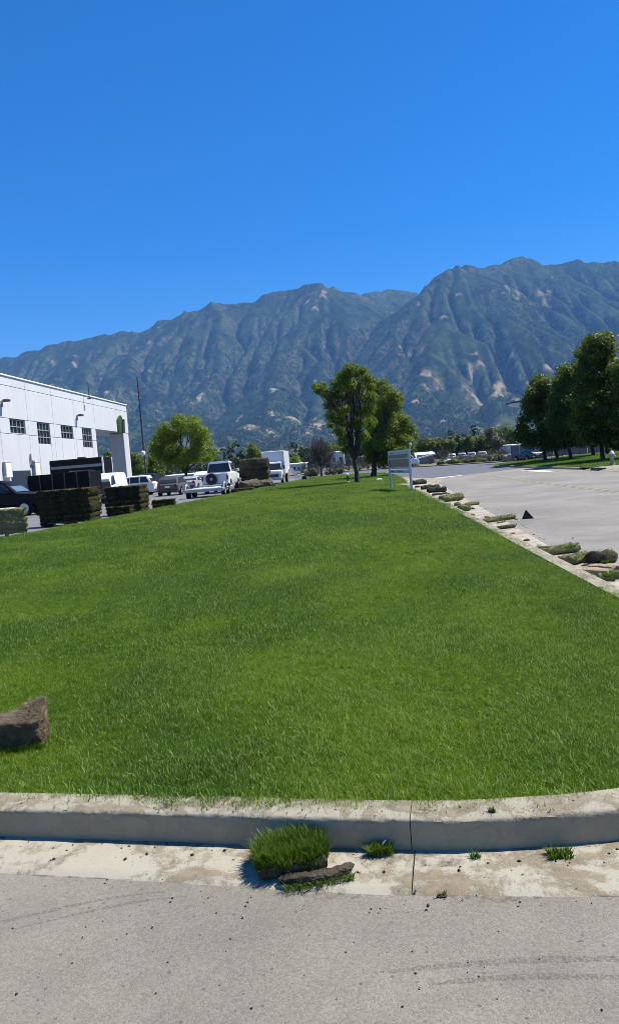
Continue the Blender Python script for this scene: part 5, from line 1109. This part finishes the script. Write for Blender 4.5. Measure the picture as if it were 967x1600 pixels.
# right-hand row
def cone_clumps(px, top, bot, wl, wr, n, seed, shape='cone'):
    r = np.random.default_rng(seed); out = []
    for k in range(n):
        q = r.uniform(0, 1); f = (min(1, .10 + q * 1.15) if shape == 'cone' else math.sin(min(1, .16 + q * .95) * math.pi * .62)) * (1 if q < .88 else .8); e = r.uniform(-1, 1); e = math.copysign(abs(e) ** .7, e)
        w__ = (wl if e < 0 else wr); out.append((px + e * w__ * f, top + (bot - top) * q, r.uniform(6, 10)))
    return out + [(px, top + 2, 4), (px - 2, top + 8, 6), (px + 3, top + 9, 6)]
rows = [(851.5, 718, 73, 845, 592, 692, 38, 27, 90, 'cone', 'pyramid shaped dark tree, leftmost of the row across the road'),
        (870, 716, 76, 872, 632, 697, 18, 18, 36, 'cone', 'smallest dark tree, tucked beside the pyramid tree in the row'),
        (890.6, 717, 68, 890, 576, 688, 27, 30, 100, 'oval', 'dark tree with a bright left flank, third trunk of the row'),
        (926.6, 713, 74, 917, 550, 690, 32, 32, 100, 'oval', 'dark tree in the shade behind the tallest one of the row'),
        (941.5, 717, 58, 936, 528, 690, 42, 34, 130, 'oval', 'tallest dark tree of the row across the road'),
        (984, 719, 56, 984, 548, 692, 32, 34, 90, 'oval', 'dark tree cut by the right picture edge')]
for i, (tx, ty, Y, cx_, tp, bt, wl, wr, n, shp, lb) in enumerate(rows):
    b = A(tx, ty, Y); C, Rd = px_clumps(cone_clumps(cx_, tp, bt, wl, wr, n, 40 + i, shp), Y, 50 + i, 1.9)
    make_tree('street_tree', lb, (b[0], b[1], float(VZ(b[0], b[1])) - .03), A(tx - 3, bt + 4, Y), .16, C, [q * 1.35 for q in Rd], 46000 if n > 40 else 14000, .19, L_DARK, BARK, 60 + i, 'row of dark trees across the road', 8, .9, shellp=1.6)
b = A(949, 712, 72); C, Rd = px_clumps([(948, 690, 5), (949, 697, 6), (949, 704, 6), (947, 685, 3)], 72, 9, .2); make_tree('column_shrub', 'dark upright shrub between the tallest tree and the picture edge', (b[0], b[1], float(VZ(b[0], b[1])) - .03), A(949, 705, 72), .05, C, Rd, 900, .14, L_DARK, BARK, 70, None, 3, cat='shrub')
def round_tree(name, label, px, top, bot, wpx, Y, mat, n, size, seed, group=None, z=0.0, cat='tree', base=None):
    r = np.random.default_rng(seed); hh = bot - top; lst = []
    for k in range(14):
        a = r.uniform(0, 6.28); q = r.uniform(0, 1) ** .5; lst.append((px + math.cos(a) * q * wpx * .36, top + hh * .46 + math.sin(a) * q * hh * .34, r.uniform(.15, .24) * min(wpx, hh * 1.3)))
    C, Rd = px_clumps(lst, Y, seed, wpx * .3 * Y / 1200); b = A(px, bot, Y); return make_tree(name, label, (b[0], b[1], z), A(px, bot - hh * .2, Y), max(.04, wpx * Y / 1200 * .028), C, [q * 1.2 for q in Rd], n * 3, size * .85, mat, BARK, seed, group, 5, cat=cat)
round_tree('background_tree', 'green tree seen through the portal of the white warehouse', 172, 702, 752, 28, 112, L_LIGHT, 3500, .3, 81)
round_tree('background_tree', 'green tree between the warehouse column and the utility pole', 213, 702, 752, 34, 118, L_LIGHT, 3500, .3, 82)
round_tree('background_tree', 'green tree just right of the utility pole behind the bright tree', 243, 706, 752, 34, 122, L_MID, 3000, .3, 83)
round_tree('background_tree', 'dark round tree far behind the ragged sod heap', 395, 692, 734, 26, 190, L_MID, 2500, .42, 84)
round_tree('background_tree', 'yellow green bush over the blue roof right of the box truck', 458, 712, 730, 22, 210, L_BRIGHT, 1400, .4, 85, cat='bush')
round_tree('background_tree', 'green tree between the dead tree and the open crowned tree', 524, 692, 722, 32, 240, L_LIGHT, 2200, .5, 86)
gl = ['dark tree at the left end of the far tree line', 'dark tree second from the left in the far tree line', 'bright tree of the far tree line above the shed roof gap', 'mid green tree in the centre of the far tree line', 'pointed light tree in the far tree line above the parked cars', 'round tree right of the pointed one in the far tree line', 'wide dark tree near the right end of the far tree line', 'grey green tree in front of the pale tall tree', 'pale tall tree at the right end of the far tree line', 'low olive tree below the pale tall tree']
for i, (px, tp, bt, w_, Y, m_) in enumerate([(665, 684, 710, 30, 230, L_DARK), (682, 685, 708, 22, 240, L_DARK), (700, 683, 706, 20, 235, L_LIGHT), (714, 684, 706, 22, 250, L_MID), (729, 679, 705, 22, 240, L_LIGHT), (743, 681, 705, 18, 245, L_MID), (757, 679, 704, 24, 240, L_DARK), (768, 668, 702, 24, 225, L_OLIVE), (784, 658, 702, 34, 260, L_LIGHT), (778, 680, 706, 20, 205, L_OLIVE)]):
    round_tree('background_tree', gl[i], px, tp, bt, w_, Y, m_, 1900, .5, 90 + i, 'far tree line beyond the road')
# bare shrubs and hedges beyond the crossing
SH = 'bare grey shrubs beyond the lawn'
bl = ['left of the dead tree', 'right behind the dead tree trunk', 'between dead tree and blue shed', 'under the blue shed', 'left of the big lawn trunk', 'behind the big lawn trunk', 'between the two lawn trunks', 'behind the second lawn trunk', 'left of the shed roof', 'right of the small shed', 'left below the parked cars', 'below the middle of the parked cars', 'right below the parked cars', 'under the grey green tree', 'left of the boulders']
for i, (px, tp, bt, w_, Y) in enumerate([(478, 722, 744, 30, 118), (497, 719, 743, 34, 122), (516, 716, 742, 32, 118), (530, 718, 741, 34, 124), (545, 712, 740, 34, 128), (562, 714, 739, 34, 122), (575, 712, 738, 32, 128), (592, 714, 737, 30, 124), (672, 716, 731, 24, 134), (690, 700, 727, 34, 150), (706, 708, 726, 34, 146), (726, 710, 725, 36, 142), (748, 708, 724, 36, 140), (768, 703, 722, 36, 136), (786, 702, 720, 32, 130)]):
    b = A(px, bt, Y); zz = max(.1, .12 + (b[1] - 105) * .003); h = A(px, tp, Y)[2] - zz
    bare_tree('bare_shrub', 'bare grey shrub ' + bl[i], 'shrub', (b[0], b[1], zz - .05), h, w_ * Y / 1200 * 1.15, 200 + i, BARKG, 30, .75, SH, 1500, .06, .05)
ol = ['green low bush at the left end of the roadside planting', 'green low bush second from the left in the roadside planting', 'green low bush in the middle of the roadside planting', 'green low bush right of the middle of the roadside planting', 'pale flowering bush left of the boulders', 'pale flowering bush nearest the boulders', 'green bush at the right end of the roadside planting', 'dark low bush under the rear of the white van', 'olive bush right of the dead tree foot', 'olive bush left of the dead tree foot']
for i, (px, tp, bt, w_, Y, m_) in enumerate([(694, 719, 732, 34, 117, L_OLIVE), (716, 716, 731, 36, 115, L_LIGHT), (734, 716, 729, 34, 112, L_OLIVE), (750, 717, 728, 30, 110, L_MID), (766, 713, 727, 28, 109, L_OLIVE), (782, 711, 726, 30, 107, L_OLIVE), (800, 712, 724, 34, 104, L_LIGHT), (652, 728, 737, 26, 119, L_DARK), (522, 732, 743, 40, 108, L_OLIVE), (484, 734, 745, 34, 106, L_OLIVE)]):
    b = A(px, bt, Y); round_tree('roadside_bush', ol[i], px, tp, bt, w_, Y, m_, 1100, .26, 120 + i, 'planting along the far kerb', max(.05, .12 + (b[1] - 110) * .003) if px > 600 else ZL - .1, 'bush')
# boulders
for i, (px, py, s_) in enumerate([(793, 717, .9), (800, 713, 1.1), (808, 714, 1.2), (814, 712, 1.0), (689, 724, .5), (702, 723.5, .75), (696, 716, .5)]):
    Y = 103 if i < 4 else 128; b = A(px, py, Y); lb = ['grey boulder leftmost of the group by the dark sedan', 'grey boulder second in the group by the dark sedan', 'largest grey boulder by the dark sedan', 'grey boulder touching the trees by the dark sedan', 'small white rock left in the roadside planting', 'larger white rock in the roadside planting', 'white rock standing higher among the bare shrubs'][i]
    o = obj('boulder', lump((s_ * 1.3, s_, s_), 5, .12 * s_, 1.6, i + 3, .7), plain('boulder_grey', (.2, .17, .15), (.28, .24, .21), 1.5, .9, 0, .5, 8) if i < 4 else M_TRIM, None, 9); o.location = (b[0], b[1], .12 + s_ * .3 + (.05 if i > 3 else 0)); tag(o, lb, 'boulder', None)

# ------------------------------------------------------------------ far buildings
def shed(name, label, x0, x1, top, Y, depth, mat, z0=0.0, slope=0.0, nwin=0):
    a = A(x0, top, Y); b = A(x1, top, Y); t = thing(name, label, 'building', ((a[0] + b[0]) / 2, Y + depth / 2, z0)); w_ = b[0] - a[0]; h = (a[2] + b[2]) / 2 - z0
    obj('wall', MB().box((0, 0, h / 2), (w_, depth, h), .03), mat, t); rf = MB(); rf.add([(-w_ / 2 - .3, -depth / 2 - .4, h - slope), (w_ / 2 + .3, -depth / 2 - .4, h - slope * .2), (w_ / 2 + .3, depth / 2 + .3, h + .25), (-w_ / 2 - .3, depth / 2 + .3, h + .25), (-w_ / 2 - .3, -depth / 2 - .4, h - slope + .22), (w_ / 2 + .3, -depth / 2 - .4, h - slope * .2 + .22), (w_ / 2 + .3, depth / 2 + .3, h + .47), (-w_ / 2 - .3, depth / 2 + .3, h + .47)], [(0, 1, 2, 3), (4, 7, 6, 5), (0, 4, 5, 1), (1, 5, 6, 2), (2, 6, 7, 3), (3, 7, 4, 0)]); obj('roof', rf, M_TRIM, t)
    for k in range(nwin): obj('window', MB().box((-w_ / 2 + w_ * (k + .5) / nwin, -depth / 2 - .02, h * .55), (w_ / nwin * .45, .06, h * .3), .01), M_GLASS, t)
    return t
M_BLUEW = plain('blue_white_wall', (.45, .53, .6), (.4, .48, .55), .2, .6); M_SHED = plain('shed_wall', (.22, .24, .25), (.17, .18, .19), .5, .7)
shed('metal_shed', 'pale blue shed standing between the dead tree and the big lawn tree', 515, 537, 707, 230, 8, M_BLUEW, 0, 0, 2)
shed('low_building', 'long low blue grey building right of the box truck', 444, 476, 726, 200, 10, M_BLUEW, 0, 0, 5)
shed('small_shed', 'small dark shed with a slanted pale roof right of the white van', 652, 677, 710, 140, 4, M_SHED, .1, .8, 0)
shed('pale_building', 'long pale blue building behind the right row of trees', 793, 990, 689, 215, 14, M_BLUEW, 0, 0, 9)
shed('low_building', 'low grey building behind the bright parking lot tree', 255, 345, 742, 175, 12, plain('grey_wall', (.3, .36, .4), (.26, .3, .34), .2, .7), 0, 0, 6)
# grey fence behind the row of trees
t = thing('panel_fence', 'grey board fence behind the right row of trees', 'fence', (31, 99, .25))
for k in range(22): obj('fence_panel', MB().box((-11 + k * 1.05, 0, .9), (1.0, .06, 1.7 + .04 * (k % 3)), .01), plain('fence_grey', (.16, .155, .15), (.12, .12, .115), 2, .85), t)
for k in range(12): obj('post', MB().box((-11.5 + k * 2.1, .08, .95), (.1, .1, 1.95), .01), MATS['fence_grey'], t)
# thin canopy jutting past the pyramid tree
Yc = 92; q0 = A(797, 631, Yc); q1 = A(822, 626, Yc); q2 = A(822, 641, Yc); t = thing('canopy', 'thin white canopy with a dark rim jutting out left of the pyramid tree', 'canopy', (q1[0] + 1.2, Yc, .2))
cxx = q1[0] + 1.2; rel = lambda q: (q[0] - cxx, 0, q[2] - .2)
a_, b_, c_ = rel(q0), rel(q1), rel(q2); m_ = MB().slab([(a_[0], -1, a_[2]), (b_[0] + 3, -1, b_[2]), (b_[0] + 3, -1, c_[2] + .1), (a_[0] + .35, -1, a_[2] - .28)], (0, 3, 0)); obj('fascia', m_, M_TRIM, t)
obj('rim', MB().slab([(a_[0] - .15, -1.1, a_[2] + .02), (b_[0] + 3, -1.1, b_[2] + .05), (b_[0] + 3, -1.1, b_[2] + .25), (a_[0] - .1, -1.1, a_[2] + .14)], (0, 3.2, 0)), M_DARK, t); obj('post', MB().tube([(.4, .5, -.1), (.4, .5, b_[2] - .1)], .13, 10), M_DARK, t)

# ------------------------------------------------------------------ far woods and town on the valley floor
def wood_templates():
    c = bpy.data.collections.new('far_tree_kinds')
    m1 = leaf_mat('far_leaf', (.026, .045, .014), (.062, .085, .026), .15, True, .7)
    for i in range(5):
        r = np.random.default_rng(i); n = 10; cc_ = r.normal(0, 1, (n, 3)) * np.array([.24, .24, .26]) + np.array([0, 0, .55]); o = leaf_mesh('far_tree_kind', cc_, r.uniform(.14, .28, n), 170, .2, m1, None, i, .9, 3); COL.objects.unlink(o); c.objects.link(o)
    return c, m1
FT, FM = wood_templates()
def wood(name, y0, y1, n, s0_, s1_, label, seed, power=1.0, bare_limit=.35):
    r = np.random.default_rng(seed); y = y0 + (y1 - y0) * r.uniform(0, 1, n) ** power; x = r.uniform(-.62, .52, n) * (y + 120); z, bare_ = ground_z(x, y)
    dens = fbm(x / (60 + y * .06), y / (60 + y * .06), 3, seed); k = (dens > .42) & (bare_ < bare_limit) & ~((np.abs(x) < 60) & (y < 200)) & (r.uniform(0, 1, n) < 1.0); x, y, z = x[k], y[k], z[k]; m = len(x)
    return scatter(name, np.stack([x, y, z - .3], 1), np.stack([r.normal(0, .1, m), r.normal(0, .1, m), r.uniform(0, 6.28, m)], 1), r.uniform(s0_, s1_, m) * (1 + .3 * (r.uniform(0, 1, m) > .9)), np.clip(fbm(x / 200, y / 200, 3, 5) + r.normal(0, .25, m), 0, 1), FT, FM, label)
wood('far_woods', 235, 700, 900, 4, 9, 'far trees on the valley floor', 301)
wood('far_woods', 700, 2600, 7000, 5, 11, 'wooded valley floor below the mountains', 302)
wood('foothill_woods', 2500, 4600, 16000, 9, 19, 'wooded foothills', 303, 1.0, .2)
wood('mountain_scrub', 4200, 6400, 22000, 7, 17, 'scrub dotted over the mountain slopes', 304, 1.0, .2)
r = np.random.default_rng(77); n = 150; y = r.uniform(900, 3300, n); x = r.uniform(-.55, .45, n) * y; z, _ = ground_z(x, y); tm = MB()
for i in range(n): tm.box((x[i], y[i], z[i] + 2.5), (r.uniform(8, 22), r.uniform(8, 14), 6.5), 0, r.uniform(0, 3))
o = obj('far_town', tm, plain('far_roofs', (.4, .37, .33), (.3, .28, .26), .01, .8), None, None); kind(o, 'stuff', 'scattered far houses among the valley trees')
